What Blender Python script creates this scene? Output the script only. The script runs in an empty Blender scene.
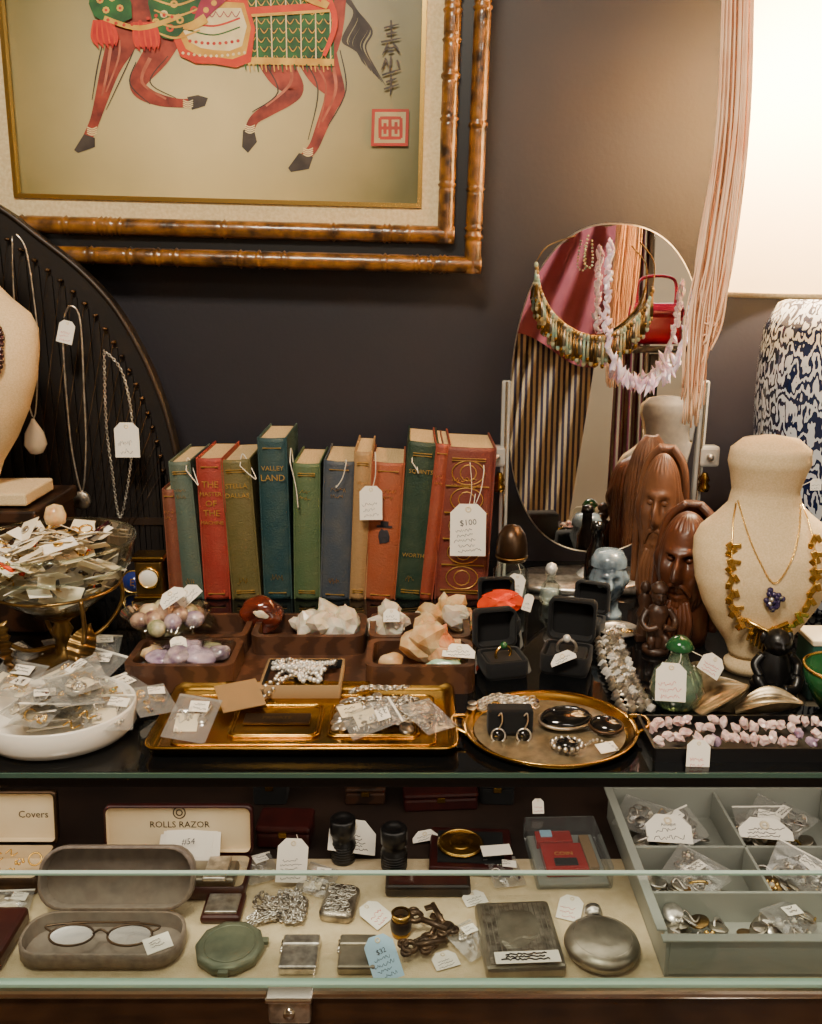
import bpy, bmesh, math, random
from mathutils import Vector, Matrix, Euler, noise
random.seed(7)
F=900.0; TH=math.radians(15); CAM=Vector((0,0,1.5)); T=1.0; SH=0.724
R=random.uniform
def ray(u,v):
    a=(u-411)/F; b=(512-v)/F
    return Vector((a, math.cos(TH)+b*math.sin(TH), -math.sin(TH)+b*math.cos(TH)))
def az(u,v,z=T):
    d=ray(u,v); return CAM+d*((z-CAM.z)/d.z)
def ay(u,v,y):
    d=ray(u,v); return CAM+d*(y/d.y)
def mpp(p):
    d=p-CAM; return (d.y*math.cos(TH)-d.z*math.sin(TH))/F
def E(rx=0,ry=0,rz=0): return Euler((math.radians(rx),math.radians(ry),math.radians(rz))).to_matrix().to_4x4()
def X(loc,rx=0,ry=0,rz=0,s=1.0): return Matrix.Translation(Vector(loc))@E(rx,ry,rz)@Matrix.Scale(s,4)
def lin(c):
    c=c/255.0
    return c/12.92 if c<=0.04045 else ((c+0.055)/1.055)**2.4
def C(c): return (lin(c[0]),lin(c[1]),lin(c[2]),1)
MT={}
def pm(name,c1,c2=None,sc=30,rough=.5,metal=0,bump=0,bsc=None,coat=0,trans=0,emit=0,sheen=0,sss=0,pat='noise',stretch=None,lo=.35,hi=.65,ior=1.45,bd=.002):
    m=bpy.data.materials.new(name); m.use_nodes=True; nt=m.node_tree; N=nt.nodes; L=nt.links
    b=N['Principled BSDF']; b.inputs['Roughness'].default_value=rough; b.inputs['Metallic'].default_value=metal
    b.inputs['IOR'].default_value=ior
    b.inputs['Coat Weight'].default_value=coat; b.inputs['Transmission Weight'].default_value=trans
    b.inputs['Sheen Weight'].default_value=sheen; b.inputs['Subsurface Weight'].default_value=sss
    if sss: b.inputs['Subsurface Scale'].default_value=.01
    b.inputs['Base Color'].default_value=C(c1)
    tc=N.new('ShaderNodeTexCoord'); mp=N.new('ShaderNodeMapping'); L.new(tc.outputs['Object'],mp.inputs[0])
    if stretch: mp.inputs['Scale'].default_value=stretch
    if c2 is not None:
        if pat=='noise':
            t=N.new('ShaderNodeTexNoise'); t.inputs['Scale'].default_value=sc; t.inputs['Detail'].default_value=5; o=t.outputs[0]
        elif pat=='voronoi':
            t=N.new('ShaderNodeTexVoronoi'); t.inputs['Scale'].default_value=sc; o=t.outputs['Distance']
        elif pat=='wave':
            t=N.new('ShaderNodeTexWave'); t.inputs['Scale'].default_value=sc; t.inputs['Distortion'].default_value=6; t.inputs['Detail'].default_value=3; o=t.outputs[0]
        elif pat=='stripe':
            t=N.new('ShaderNodeTexWave'); t.inputs['Scale'].default_value=sc; t.inputs['Distortion'].default_value=.3; o=t.outputs[0]
        elif pat=='camo':
            t=N.new('ShaderNodeTexWave'); t.inputs['Scale'].default_value=sc; t.inputs['Distortion'].default_value=15; t.inputs['Detail'].default_value=2.4;t.inputs['Detail Scale'].default_value=2.6; t.bands_direction='Z'; o=t.outputs[0]
        L.new(mp.outputs[0],t.inputs['Vector'])
        r=N.new('ShaderNodeValToRGB'); r.color_ramp.elements[0].position=lo; r.color_ramp.elements[1].position=hi
        r.color_ramp.elements[0].color=C(c1); r.color_ramp.elements[1].color=C(c2)
        L.new(o,r.inputs[0]); L.new(r.outputs[0],b.inputs['Base Color'])
    if bump:
        t2=N.new('ShaderNodeTexNoise'); t2.inputs['Scale'].default_value=bsc or sc*3; t2.inputs['Detail'].default_value=4
        L.new(mp.outputs[0],t2.inputs['Vector'])
        bp=N.new('ShaderNodeBump'); bp.inputs['Strength'].default_value=bump; bp.inputs['Distance'].default_value=bd
        L.new(t2.outputs[0],bp.inputs['Height']); L.new(bp.outputs[0],b.inputs['Normal'])
    if emit:
        b.inputs['Emission Color'].default_value=C(c1); b.inputs['Emission Strength'].default_value=emit
    MT[name]=m; return m
def glassy(name,tint,lo=.0,hi=.5,rough=.03,milk=0):
    m=bpy.data.materials.new(name); m.use_nodes=True; nt=m.node_tree; N=nt.nodes; L=nt.links
    N.remove(N['Principled BSDF']); out=N['Material Output']
    t=N.new('ShaderNodeBsdfTransparent'); t.inputs[0].default_value=C(tint)
    g=N.new('ShaderNodeBsdfGlossy'); g.inputs['Roughness'].default_value=rough; g.inputs[0].default_value=(1,1,1,1)
    lw=N.new('ShaderNodeLayerWeight'); lw.inputs[0].default_value=.33
    mr=N.new('ShaderNodeMapRange'); mr.inputs['To Min'].default_value=lo; mr.inputs['To Max'].default_value=hi
    mx=N.new('ShaderNodeMixShader'); L.new(lw.outputs['Fresnel'],mr.inputs['Value']); L.new(mr.outputs[0],mx.inputs[0])
    L.new(t.outputs[0],mx.inputs[1]); L.new(g.outputs[0],mx.inputs[2]); last=mx
    if milk:
        d=N.new('ShaderNodeBsdfDiffuse'); d.inputs[0].default_value=C(tint); m2=N.new('ShaderNodeMixShader'); m2.inputs[0].default_value=milk
        L.new(mx.outputs[0],m2.inputs[1]); L.new(d.outputs[0],m2.inputs[2]); last=m2
    L.new(last.outputs[0],out.inputs[0]); MT[name]=m; return m
# ---------- materials
pm('wall',(28,26,33),(34,31,38),3,rough=.5,bump=.15,bsc=120)
pm('roomwall',(186,170,144),(200,184,156),2,rough=.8)
pm('ceilm',(200,192,178),rough=.9)
pm('floorm',(70,48,32),(104,74,50),3,rough=.4,pat='wave',stretch=(1,8,1))
pm('counter',(10,11,12),rough=.03)
pm('casein',(60,46,36),(42,32,26),5,rough=.5)
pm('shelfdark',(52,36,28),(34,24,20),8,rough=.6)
pm('bounce_panel',(190,178,158),rough=.6)  # added pale board, gives the silver below something bright to reflect
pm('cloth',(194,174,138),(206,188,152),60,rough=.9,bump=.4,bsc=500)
pm('darkwood',(34,22,16),(58,36,24),6,rough=.35,pat='wave',stretch=(1,6,6))
pm('rail_reflection',(40,26,18),(62,40,26),9,rough=.1,coat=.7,stretch=(1,6,6))  # brown painted in for the reflection on the chrome rail
pm('zither',(18,14,13),(26,20,17),5,rough=.5)
pm('zitherrim',(32,23,18),(44,31,22),12,rough=.45)
pm('chrome',(215,208,198),rough=.12,metal=1)
pm('silver',(228,222,212),(168,162,154),90,rough=.28,metal=.92)
pm('oldsilver',(190,180,164),(106,98,88),60,rough=.35,metal=.92,bump=.4,bsc=200)
pm('brass',(204,162,78),(154,116,50),14,rough=.24,metal=1,bump=.18,bsc=60)
pm('darkbrass',(140,110,60),(84,64,38),25,rough=.35,metal=.9)
pm('gold',(236,196,108),rough=.24,metal=1)
pm('bronze',(96,74,54),(58,46,38),20,rough=.35,metal=.9)
pm('pewter',(176,168,150),(124,118,104),20,rough=.36,metal=.88,bump=.25,bsc=70)
pm('mirror',(232,230,228),rough=.01,metal=1)
glassy('glass',(242,248,245),.02,.6)
glassy('acrylic',(238,242,243),.02,.4,.08,.03)
glassy('bag',(246,246,244),.07,.55,.14,.08)
glassy('pane',(240,248,244),.08,.65,.03)
glassy('lens',(246,248,248),.0,.35,.02)
glassy('greenglass',(196,222,196),.05,.7,.03,.10)
glassy('frost',(220,224,222),.05,.4,.3,.3)
pm('glassedge',(60,84,74),rough=.15,coat=.6)
pm('paneedge',(140,172,156),rough=.15,coat=.6)
pm('post',(160,158,152),rough=.2,coat=.6)
pm('linen',(196,174,132),(212,194,152),200,rough=.85,bump=.3,bsc=600)
pm('bamboo',(40,23,11),(146,96,38),40,rough=.3,coat=.4,lo=.34,hi=.68,bump=.4,bsc=120)
pm('blackframe',(14,13,15),rough=.4)
pm('paper',(238,232,218),rough=.7)
pm('card',(224,208,174),(234,222,196),20,rough=.8)
pm('kraft',(134,106,70),rough=.85)
pm('ink',(40,38,44),rough=.8)
pm('redink',(200,30,36),rough=.7)
pm('string',(226,216,198),rough=.9)
pm('burlap',(198,172,130),(214,190,150),500,rough=.95,bump=.4,bsc=900,bd=.001)
pm('shaded_back',(120,116,112),(136,130,124),80,rough=.8)  # grey puts the shade on a bust's rear side into its colour
pm('velvet',(6,6,8),rough=.98,sheen=.04)
pm('black',(14,13,14),rough=.35)
pm('blackgloss',(10,10,11),rough=.1,coat=.5)
pm('whitecer',(230,224,212),rough=.2,coat=.5)
pm('pages',(180,152,104),(204,178,132),220,rough=.9,stretch=(8,.3,1))
pm('quartz',(220,198,166),(248,238,222),40,rough=.22,sss=.2,trans=.25,bump=.5,bsc=120)
pm('citrine',(214,158,96),(244,216,170),40,rough=.22,sss=.2,trans=.25,bump=.5,bsc=100)
pm('amethyst',(140,112,142),(202,180,194),50,rough=.18,coat=.4)
pm('rosestone',(214,112,62),(238,186,140),40,rough=.22,sss=.2,trans=.2,bump=.5,bsc=100)
pm('jade',(128,170,140),(168,204,176),20,rough=.2,coat=.3)
pm('agate',(44,16,10),(100,38,22),40,rough=.1,coat=.8)
pm('pinkquartz',(204,166,160),(234,208,200),40,rough=.25,sss=.2)
pm('lilac',(206,172,196),(234,212,226),40,rough=.2,sss=.3)
pm('egg',(184,152,122),(108,72,74),80,rough=.2,coat=.5)
pm('egg2',(126,130,90),(196,182,148),80,rough=.2,coat=.5)
pm('egg3',(130,108,132),(190,170,168),80,rough=.2,coat=.5)
pm('carvwood',(92,50,28),(56,30,18),18,rough=.36,bump=.35,bsc=60)
pm('carvwood3',(112,72,46),(74,44,28),18,rough=.42,bump=.35,bsc=60)
pm('carvwood2',(66,42,28),(42,26,18),30,rough=.4,bump=.6,bsc=80)
pm('traywood',(58,36,24),(78,50,34),9,rough=.4,pat='wave',stretch=(1,5,5))
pm('bluestone',(38,50,62),(130,146,156),34,rough=.22,coat=.3)
pm('turq',(110,150,140),(160,132,80),60,rough=.35)
pm('garnet',(48,14,22),rough=.15,coat=.5)
pm('cord',(234,176,136),(248,210,174),20,rough=.8)
pm('lampcer',(18,30,64),(196,202,210),13,rough=.18,coat=.6,pat='camo',lo=.46,hi=.54,stretch=(2.2,2.2,.9))
pm('greyplastic',(138,142,134),(152,155,146),4,rough=.3)
pm('caselining',(112,102,92),(128,118,106),60,rough=.9)
pm('greyleather',(128,114,100),(104,92,82),100,rough=.4,bump=.4,bsc=250)
pm('satin',(224,202,162),(234,216,180),12,rough=.4)
pm('redbox',(160,28,24),rough=.25,coat=.4)
pm('orange',(244,78,14),(226,56,10),60,rough=.5)
pm('maroon',(56,18,16),(42,12,12),40,rough=.35)
pm('patina',(88,98,82),(108,114,94),40,rough=.4,metal=.4,bump=.3,bsc=120)
pm('bluetag',(160,198,224),rough=.6)
pm('mauve',(130,60,80),(164,90,104),5,rough=.8)
pm('stripes',(56,54,80),(206,188,154),16,rough=.8,pat='stripe',lo=.45,hi=.55)
pm('stripes2',(120,60,80),(170,160,140),22,rough=.8,pat='stripe',lo=.4,hi=.6)
pm('hotpink',(170,18,60),rough=.35)
pm('shell',(160,142,110),(84,72,54),40,rough=.28,metal=.5)
pm('traybase',(104,92,70),(150,132,100),60,rough=.3,metal=.5)
pm('beadclear',(228,226,220),rough=.08,metal=.5)
pm('green',(24,78,42),rough=.12,coat=.6)
pm('tealbox',(30,80,70),rough=.5)
pm('dkviolet',(44,34,70),rough=.15,coat=.4)
pm('navy',(30,44,110),rough=.2,coat=.5)
pm('parchment',(150,134,98),(186,170,130),8,rough=.7)
pm('gilt',(206,164,84),rough=.35,metal=.7)
pm('iron',(58,48,40),(84,66,48),60,rough=.35,metal=.8)
def shade_mat():
    m=bpy.data.materials.new('shade'); m.use_nodes=True; nt=m.node_tree; N=nt.nodes; L=nt.links
    N.remove(N['Principled BSDF']); out=N['Material Output']
    d=N.new('ShaderNodeBsdfDiffuse'); d.inputs[0].default_value=C((234,212,174))
    t=N.new('ShaderNodeBsdfTranslucent'); t.inputs[0].default_value=C((250,222,178))
    mx=N.new('ShaderNodeMixShader'); mx.inputs[0].default_value=.55
    L.new(d.outputs[0],mx.inputs[1]); L.new(t.outputs[0],mx.inputs[2]); L.new(mx.outputs[0],out.inputs[0]); MT['shade']=m
shade_mat()
def paint_bg():
    m=bpy.data.materials.new('paintbg'); m.use_nodes=True; nt=m.node_tree; N=nt.nodes; L=nt.links
    b=N['Principled BSDF']; b.inputs['Roughness'].default_value=.4
    tc=N.new('ShaderNodeTexCoord'); mp=N.new('ShaderNodeMapping'); L.new(tc.outputs['Object'],mp.inputs[0])
    mp.inputs['Location'].default_value=(1.3,0,-.72); mp.inputs['Scale'].default_value=(2.9,0,3.2)
    g=N.new('ShaderNodeTexGradient'); g.gradient_type='SPHERICAL'; L.new(mp.outputs[0],g.inputs[0])
    n=N.new('ShaderNodeTexNoise'); n.inputs['Scale'].default_value=6; n.inputs['Detail'].default_value=6; L.new(tc.outputs['Object'],n.inputs['Vector'])
    ad=N.new('ShaderNodeMath'); ad.operation='MULTIPLY_ADD'; ad.inputs[1].default_value=.3; L.new(n.outputs[0],ad.inputs[0]); L.new(g.outputs[0],ad.inputs[2])
    r=N.new('ShaderNodeValToRGB'); r.color_ramp.elements[0].position=.1; r.color_ramp.elements[1].position=1.0
    r.color_ramp.elements[0].color=C((82,78,36)); r.color_ramp.elements[1].color=C((204,188,136))
    L.new(ad.outputs[0],r.inputs[0]); L.new(r.outputs[0],b.inputs['Base Color']); MT['paintbg']=m
paint_bg()
for n,c,d in (('p_horse',(96,26,20),(156,58,38)),('p_horse2',(184,104,76),(140,64,44)),('p_dark',(34,28,26),(64,54,48)),('p_green',(14,62,30),(38,100,46)),('p_gold',(190,136,40),(216,172,70)),('p_cream',(230,212,166),(210,190,134)),('p_orange',(206,62,16),(184,40,14)),('p_red',(172,22,18),(200,50,26)),('p_pink',(130,16,48),(160,40,74)),('p_seal',(166,44,32),(146,54,40))):
    pm(n,c,d,34,rough=.6)

# ---------- mesh builder
class MB:
    def __init__(s,name,loc=(0,0,0),rz=0,M=None):
        s.name=name; s.M=M if M is not None else X(loc,0,0,rz); s.v=[];s.f=[];s.mi=[];s.sm=[];s.mats=[]
    def mat(s,n):
        if n not in s.mats: s.mats.append(n)
        return s.mats.index(n)
    def add(s,vs,fs,mat,smooth=False,m=None):
        o=len(s.v)
        if m is not None: vs=[m@Vector(p) for p in vs]
        s.v+= [tuple(p) for p in vs]; i=s.mat(mat)
        for f in fs: s.f.append([o+a for a in f]); s.mi.append(i); s.sm.append(smooth)
    def L(s,p): return s.M.inverted()@Vector(p)
    def frombm(s,bm,mat,smooth,m):
        bm.verts.index_update()
        s.add([v.co.copy() for v in bm.verts],[[v.index for v in f.verts] for f in bm.faces],mat,smooth,m); bm.free()
    def box(s,c,sz,mat,bev=0,m=None,rot=(0,0,0),smooth=False):
        bm=bmesh.new(); bmesh.ops.create_cube(bm,size=1)
        for v in bm.verts: v.co=Vector((v.co.x*sz[0],v.co.y*sz[1],v.co.z*sz[2]))
        if bev: bmesh.ops.bevel(bm,geom=bm.edges[:],offset=min(bev,min(sz)*.49),segments=2,affect='EDGES',profile=.5)
        mm=X(c,*rot); mm=m@mm if m is not None else mm
        s.frombm(bm,mat,smooth,mm)
    def loft(s,rings,mat,cap0=True,cap1=True,smooth=True,m=None,closed=True):
        n=len(rings[0]); vs=[p for r in rings for p in r]; fs=[]
        for i in range(len(rings)-1):
            for j in range(n if closed else n-1):
                k=(j+1)%n; fs.append([i*n+j,i*n+k,(i+1)*n+k,(i+1)*n+j])
        if cap0: fs.append(list(range(n))[::-1])
        if cap1: fs.append([(len(rings)-1)*n+j for j in range(n)])
        s.add(vs,fs,mat,smooth,m)
    def lathe(s,prof,mat,seg=32,c=(0,0,0),sx=1,sy=1,m=None,smooth=True):
        rings=[]
        for r,z in prof:
            r=max(r,1e-5)
            rings.append([(c[0]+r*sx*math.cos(2*math.pi*j/seg),c[1]+r*sy*math.sin(2*math.pi*j/seg),c[2]+z) for j in range(seg)])
        s.loft(rings,mat,False,False,smooth,m)
    def tube(s,pts,r,mat,seg=6,closed=False,m=None,smooth=True):
        pts=[Vector(p) for p in pts]; n=len(pts)
        rr=r if isinstance(r,(list,tuple)) else [r]*n
        if len(rr)<n: rr=list(rr)+[rr[-1]]*(n-len(rr))
        rings=[]; up=None
        for i,p in enumerate(pts):
            if closed: t=pts[(i+1)%n]-pts[i-1]
            else: t=pts[min(i+1,n-1)]-pts[max(i-1,0)]
            if t.length<1e-9: t=Vector((0,0,1))
            t.normalize()
            if up is None: up=Vector((0,0,1)) if abs(t.z)<.9 else Vector((0,1,0))
            a=up-t*up.dot(t)
            if a.length<1e-6: a=t.orthogonal()
            a.normalize(); up=a; b=t.cross(a)
            rings.append([p+(a*math.cos(2*math.pi*j/seg)+b*math.sin(2*math.pi*j/seg))*rr[i] for j in range(seg)])
        if closed: rings.append(rings[0])
        s.loft(rings,mat,not closed,not closed,smooth,m)
    def ball(s,c,r,mat,seg=10,m=None,rot=(0,0,0)):
        if not isinstance(r,(tuple,list)): r=(r,r,r)
        n=max(4,seg//2+1)
        mm=X(c,*rot); mm=m@mm if m is not None else mm
        rings=[]
        for i in range(n+1):
            a=math.pi*i/n
            rings.append([(r[0]*max(math.sin(a),1e-4)*math.cos(2*math.pi*j/seg),r[1]*max(math.sin(a),1e-4)*math.sin(2*math.pi*j/seg),-r[2]*math.cos(a)) for j in range(seg)])
        s.loft(rings,mat,False,False,True,mm)
    def rock(s,c,r,mat,seed=0,amt=.35,sub=2,smooth=False,freq=1.4,m=None,rot=(0,0,0),fine=0):
        if not isinstance(r,(tuple,list)): r=(r,r,r)
        bm=bmesh.new(); bmesh.ops.create_icosphere(bm,subdivisions=sub,radius=1)
        for v in bm.verts:
            o=Vector((seed*3.1,seed*1.7,seed))
            d=noise.noise(v.co*freq+o)
            if fine: d+=fine*abs(noise.noise(v.co*freq*3.3+o))
            w=v.co*(1+amt*d*1.6); v.co=Vector((w.x*r[0],w.y*r[1],w.z*r[2]))
        mm=X(c,*rot); mm=m@mm if m is not None else mm
        s.frombm(bm,mat,smooth,mm)
    def crystal(s,c,r,h,mat,rx,rz):
        ring=lambda q,z:[(q*math.cos(j*math.pi/3),q*math.sin(j*math.pi/3),z) for j in range(6)]
        s.loft([ring(r*.9,0),ring(r,h*.7),ring(r*.05,h)],mat,True,True,False,X(c,rx,0,rz))
    def torus(s,c,R0,r,mat,seg=16,rs=6,m=None,rot=(0,0,0),sy=1):
        mm=X(c,*rot); mm=m@mm if m is not None else mm
        s.tube([(R0*math.cos(2*math.pi*i/seg),R0*sy*math.sin(2*math.pi*i/seg),0) for i in range(seg)],r,mat,rs,True,mm)
    def prism(s,poly,h,mat,m=None,z=0):
        n=len(poly); vs=[(p[0],p[1],z) for p in poly]+[(p[0],p[1],z+h) for p in poly]
        fs=[list(range(n))[::-1],list(range(n,2*n))]+[[i,(i+1)%n,n+(i+1)%n,n+i] for i in range(n)]
        s.add(vs,fs,mat,False,m)
    def grid(s,fn,nu,nv,mat,m=None,smooth=True):
        vs=[fn(i/nu,j/nv) for i in range(nu+1) for j in range(nv+1)]
        fs=[[i*(nv+1)+j,(i+1)*(nv+1)+j,(i+1)*(nv+1)+j+1,i*(nv+1)+j+1] for i in range(nu) for j in range(nv)]
        s.add(vs,fs,mat,smooth,m)
    def chain(s,pts,mat,step=.004,r=.0022,w=.0006):
        P=resample(pts,step)
        for i in range(len(P)-1):
            t=(P[i+1]-P[i]).normalized(); q=t.to_track_quat('X','Z').to_matrix().to_4x4()
            mm=Matrix.Translation((P[i]+P[i+1])/2)@q@E(90*(i%2),0,0)
            s.torus((0,0,0),r,w,mat,8,4,m=mm,sy=.6)
    def beads(s,pts,r,mat,step=None,seg=8):
        for p in resample(pts,step or r*2.1): s.ball(p,r if not isinstance(r,tuple) else R(*r),mat,seg)
    def text(s,body,size,mat,m,ext=.0):
        cu=bpy.data.curves.new('t','FONT'); cu.body=body; cu.size=size; cu.align_x='CENTER'; cu.align_y='CENTER'; cu.extrude=ext; cu.resolution_u=2
        ob=bpy.data.objects.new('t',cu); bpy.context.scene.collection.objects.link(ob)
        dg=bpy.context.evaluated_depsgraph_get(); me=ob.evaluated_get(dg).to_mesh()
        s.add([v.co.copy() for v in me.vertices],[list(p.vertices) for p in me.polygons],mat,False,m)
        bpy.data.objects.remove(ob); bpy.data.curves.remove(cu)
    def scrib(s,w,h,rows,mat,m,z=.0006):
        for i in range(rows):
            y=h/2-h*(i+.5)/rows; x=-w/2*R(.7,1); pts=[]
            e=w/2*R(.4,1)
            while x<e:
                pts.append((x,y+R(-.34,.34)*h/rows,z)); x+=w*R(.02,.06)
            if len(pts)>2: s.tube(pts,w*.014,mat,3,m=m,smooth=False)
    def tag(s,c,w,h,rot=(80,0,0),rows=3,txt=None,red=False,st=None,mat='paper',m=None):
        mm=X(c,*rot); mm=m@mm if m is not None else mm
        a=w*.25
        s.prism([(-w/2,-h/2),(w/2,-h/2),(w/2,h/2-a),(w/2-a,h/2),(-w/2+a,h/2),(-w/2,h/2-a)],.0005,mat,mm)
        s.torus((0,h/2-a*.6,.0007),w*.07,w*.025,'card',10,4,m=mm)
        if txt: s.text(txt,h*.16,'ink',mm@X((0,h*.14,.0008),0,0,6))
        s.scrib(w*.8,h*.5,rows+1,'redink' if red else 'ink',mm@X((0,-h*.2,0),0,0,5))
        if st is not None:
            top=mm@Vector((0,h/2-a*.6,.001)); st=Vector(st); mid=(top+st)/2+Vector((.004,0,-.004))
            s.tube(spl([top,mid,st],5),.0005,'string',4)
    def bagit(s,c,w,h,rot=(0,0,0),seed=0,cont='gold',label=True,mat='bag'):
        mm=X(c,*rot)
        for sg in (1,-1):
            s.grid(lambda a,b:((a-.5)*w,(b-.5)*h,sg*(.004*math.sin(math.pi*a)*math.sin(math.pi*b)*(1+noise.noise(Vector((a*6,b*6,seed+sg)))*1.8)+.0008*noise.noise(Vector((a*14,b*14,seed))))),14,14,mat,mm)
        s.box((0,h*.46,.0),(w,h*.04,.0012),'paper' if seed%3==0 else 'bag',m=mm)
        rnd=random.Random(seed)
        for i in range(8):
            p=(rnd.uniform(-.3,.3)*w,rnd.uniform(-.35,.25)*h,.001)
            s.trinket(p,w*.12*rnd.uniform(.6,1.2),cont,mm,rnd)
        if seed%2: s.box((-w*.1,-h*.1,.0),(w*.5,h*.4,.0008),'card',m=mm@E(0,0,rnd.uniform(-20,20)))
        if label:
            s.box((w*.12,h*.2,.0055),(w*.42,h*.24,.0006),'paper',m=mm@E(0,0,rnd.uniform(-20,20)))
            s.scrib(w*.36,h*.18,2,'ink',mm@X((w*.12,h*.2,.0062)))
    def trinket(s,p,r,mat,m,rnd):
        k=rnd.randint(0,4); ro=(rnd.uniform(-50,50),rnd.uniform(-50,50),rnd.uniform(0,180))
        if k==0: s.torus(p,r,r*.16,mat,14,5,m=m,rot=ro)
        elif k==1:
            s.torus(p,r*.7,r*.1,mat,12,4,m=m,rot=ro); s.ball((p[0]+r*.6,p[1],p[2]),r*.35,'garnet' if rnd.random()<.3 else 'quartz',8,m=m)
        elif k==2:
            for a in range(6): s.ball((p[0]+r*.6*math.cos(a),p[1]+r*.6*math.sin(a),p[2]),r*.28,mat,6,m=m)
            s.ball(p,r*.35,'turq' if rnd.random()<.4 else 'quartz',8,m=m)
        elif k==3: s.lathe([(0,0),(r*.7,0),(r*.75,r*.08),(r*.7,r*.16),(0,r*.16)],mat,14,c=p,m=m)
        else: s.tube(spl([(p[0]-r,p[1],p[2]),(p[0]-r*.3,p[1]+r*.7,p[2]+r*.3),(p[0]+r*.3,p[1]-r*.6,p[2]),(p[0]+r,p[1]+r*.2,p[2])],5),r*.12,mat,5,m=m)
    def head(s,c,r,mat,m=None,beard=0,n=36,rot=(0,0,0),k=1.0):
        def g(a,b,a0,b0,sa,sb): return math.exp(-((a-a0)/sa)**2-((b-b0)/sb)**2)
        def fn(u,v):
            a=(u-.5)*2*math.pi; b=(v-.5)*math.pi*.998
            f=0
            f+=.30*g(a,b,0,-.05,.13,.2)+.14*g(a,b,0,-.17,.22,.08)
            f+=.10*g(a,b,.3,.27,.25,.07)+.10*g(a,b,-.3,.27,.25,.07)
            f-=.18*g(a,b,.36,.12,.17,.1)+.18*g(a,b,-.36,.12,.17,.1)
            f+=.09*g(a,b,.36,.11,.11,.045)+.09*g(a,b,-.36,.11,.11,.045)
            f+=.11*g(a,b,0,-.38,.25,.045)+.11*g(a,b,0,-.51,.2,.05)-.06*g(a,b,0,-.445,.28,.025)
            f+=.12*g(a,b,0,-.75,.3,.16)+.09*g(a,b,.65,-.1,.2,.2)+.09*g(a,b,-.65,-.1,.2,.2)
            f+=.14*g(a,b,1.5,0,.15,.25)+.14*g(a,b,-1.5,0,.15,.25)
            d=1+f*k
            if abs(a)>1.0 or b>.75: d+=.03*math.sin(a*22)
            if beard and b<-.62: d+=.03*math.sin(a*26)
            return (math.sin(a)*math.cos(b)*d*r[0],-math.cos(a)*math.cos(b)*d*r[1],math.sin(b)*r[2]*(1 if b>0 else 1+beard))
        mm=X(c,*rot); mm=m@mm if m is not None else mm
        s.grid(fn,n*2,n,mat,mm)
    def done(s):
        me=bpy.data.meshes.new(s.name); me.from_pydata(s.v,[],s.f)
        for n in s.mats: me.materials.append(MT[n])
        me.polygons.foreach_set('material_index',s.mi); me.polygons.foreach_set('use_smooth',s.sm); me.update()
        ob=bpy.data.objects.new(s.name,me); ob.matrix_world=s.M; bpy.context.scene.collection.objects.link(ob); return ob
def resample(pts,step):
    pts=[Vector(p) for p in pts]; out=[pts[0]]; acc=0
    for i in range(len(pts)-1):
        a,b=pts[i],pts[i+1]; l=(b-a).length; pos=step-acc
        while pos<=l and l>0:
            out.append(a.lerp(b,pos/l)); pos+=step
        acc=(acc+l)%step if l>0 else acc
    return out
def spl(P,n=6,closed=False):
    P=[Vector(p) for p in P]; out=[]; N=len(P)
    for i in (range(N) if closed else range(N-1)):
        g=lambda j:P[j%N] if closed else P[max(0,min(N-1,j))]
        p0,p1,p2,p3=g(i-1),g(i),g(i+1),g(i+2)
        for q in range(n):
            t=q/n; out.append(.5*((2*p1)+(p2-p0)*t+(2*p0-5*p1+4*p2-p3)*t*t+(3*p1-p0-3*p2+p3)*t**3))
    if not closed: out.append(P[-1])
    return out
def rr(w,d,r,z,n=5,cx=0,cy=0):
    out=[]; r=min(r,w/2*.99,d/2*.99)
    for q,(sx,sy) in enumerate([(1,1),(-1,1),(-1,-1),(1,-1)]):
        for i in range(n+1):
            a=math.pi/2*(q+i/n); out.append((cx+sx*(w/2-r)+r*math.cos(a),cy+sy*(d/2-r)+r*math.sin(a),z))
    return out
def half(s,w,d,h,r,mo,mi,m=None,t=.003):
    s.loft([rr(w-2*r*.3,d-2*r*.3,r,0),rr(w,d,r,h*.25),rr(w,d,r,h),rr(w-t*2,d-t*2,r,h)],mo,True,False,True,m)
    s.loft([rr(w-t*2,d-t*2,r,h),rr(w-t*2.4,d-t*2.4,r,t*1.2)],mi,False,True,False,m)
def clam(s,w,d,h,r,mo,mi,ang=105,hl=None,m=None):
    m=m if m is not None else Matrix.Identity(4)
    half(s,w,d,h,r,mo,mi,m)
    lm=m@Matrix.Translation((0,d/2,h))@E(180-ang,0,0)@Matrix.Translation((0,-d/2,-h))@Matrix.Translation((0,d,0))
    if hl: lm=lm@Matrix.Translation((0,0,h-hl))
    half(s,w,d,hl or h,r,mo,mi,lm); return lm
rnd=random.Random(77)
I4=Matrix.Identity(4)

# ---------- room
WY=1.55
def roombox(name,c,sz,mat):
    b=MB(name,c); b.box((0,0,0),sz,mat); return b.done()
roombox('wall_back',(0,WY+.05,1.35),(5,.1,2.7),'wall')
roombox('wall_left',(-2.45,-.5,1.35),(.1,4.2,2.7),'roomwall')
roombox('wall_right',(2.45,-.5,1.35),(.1,4.2,2.7),'roomwall')
roombox('wall_front',(0,-2.65,1.35),(5,.1,2.7),'roomwall')
roombox('floor',(0,-.5,-.05),(5,4.4,.1),'floorm')
roombox('ceiling',(0,-.5,2.75),(5,4.4,.1),'ceilm')
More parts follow.
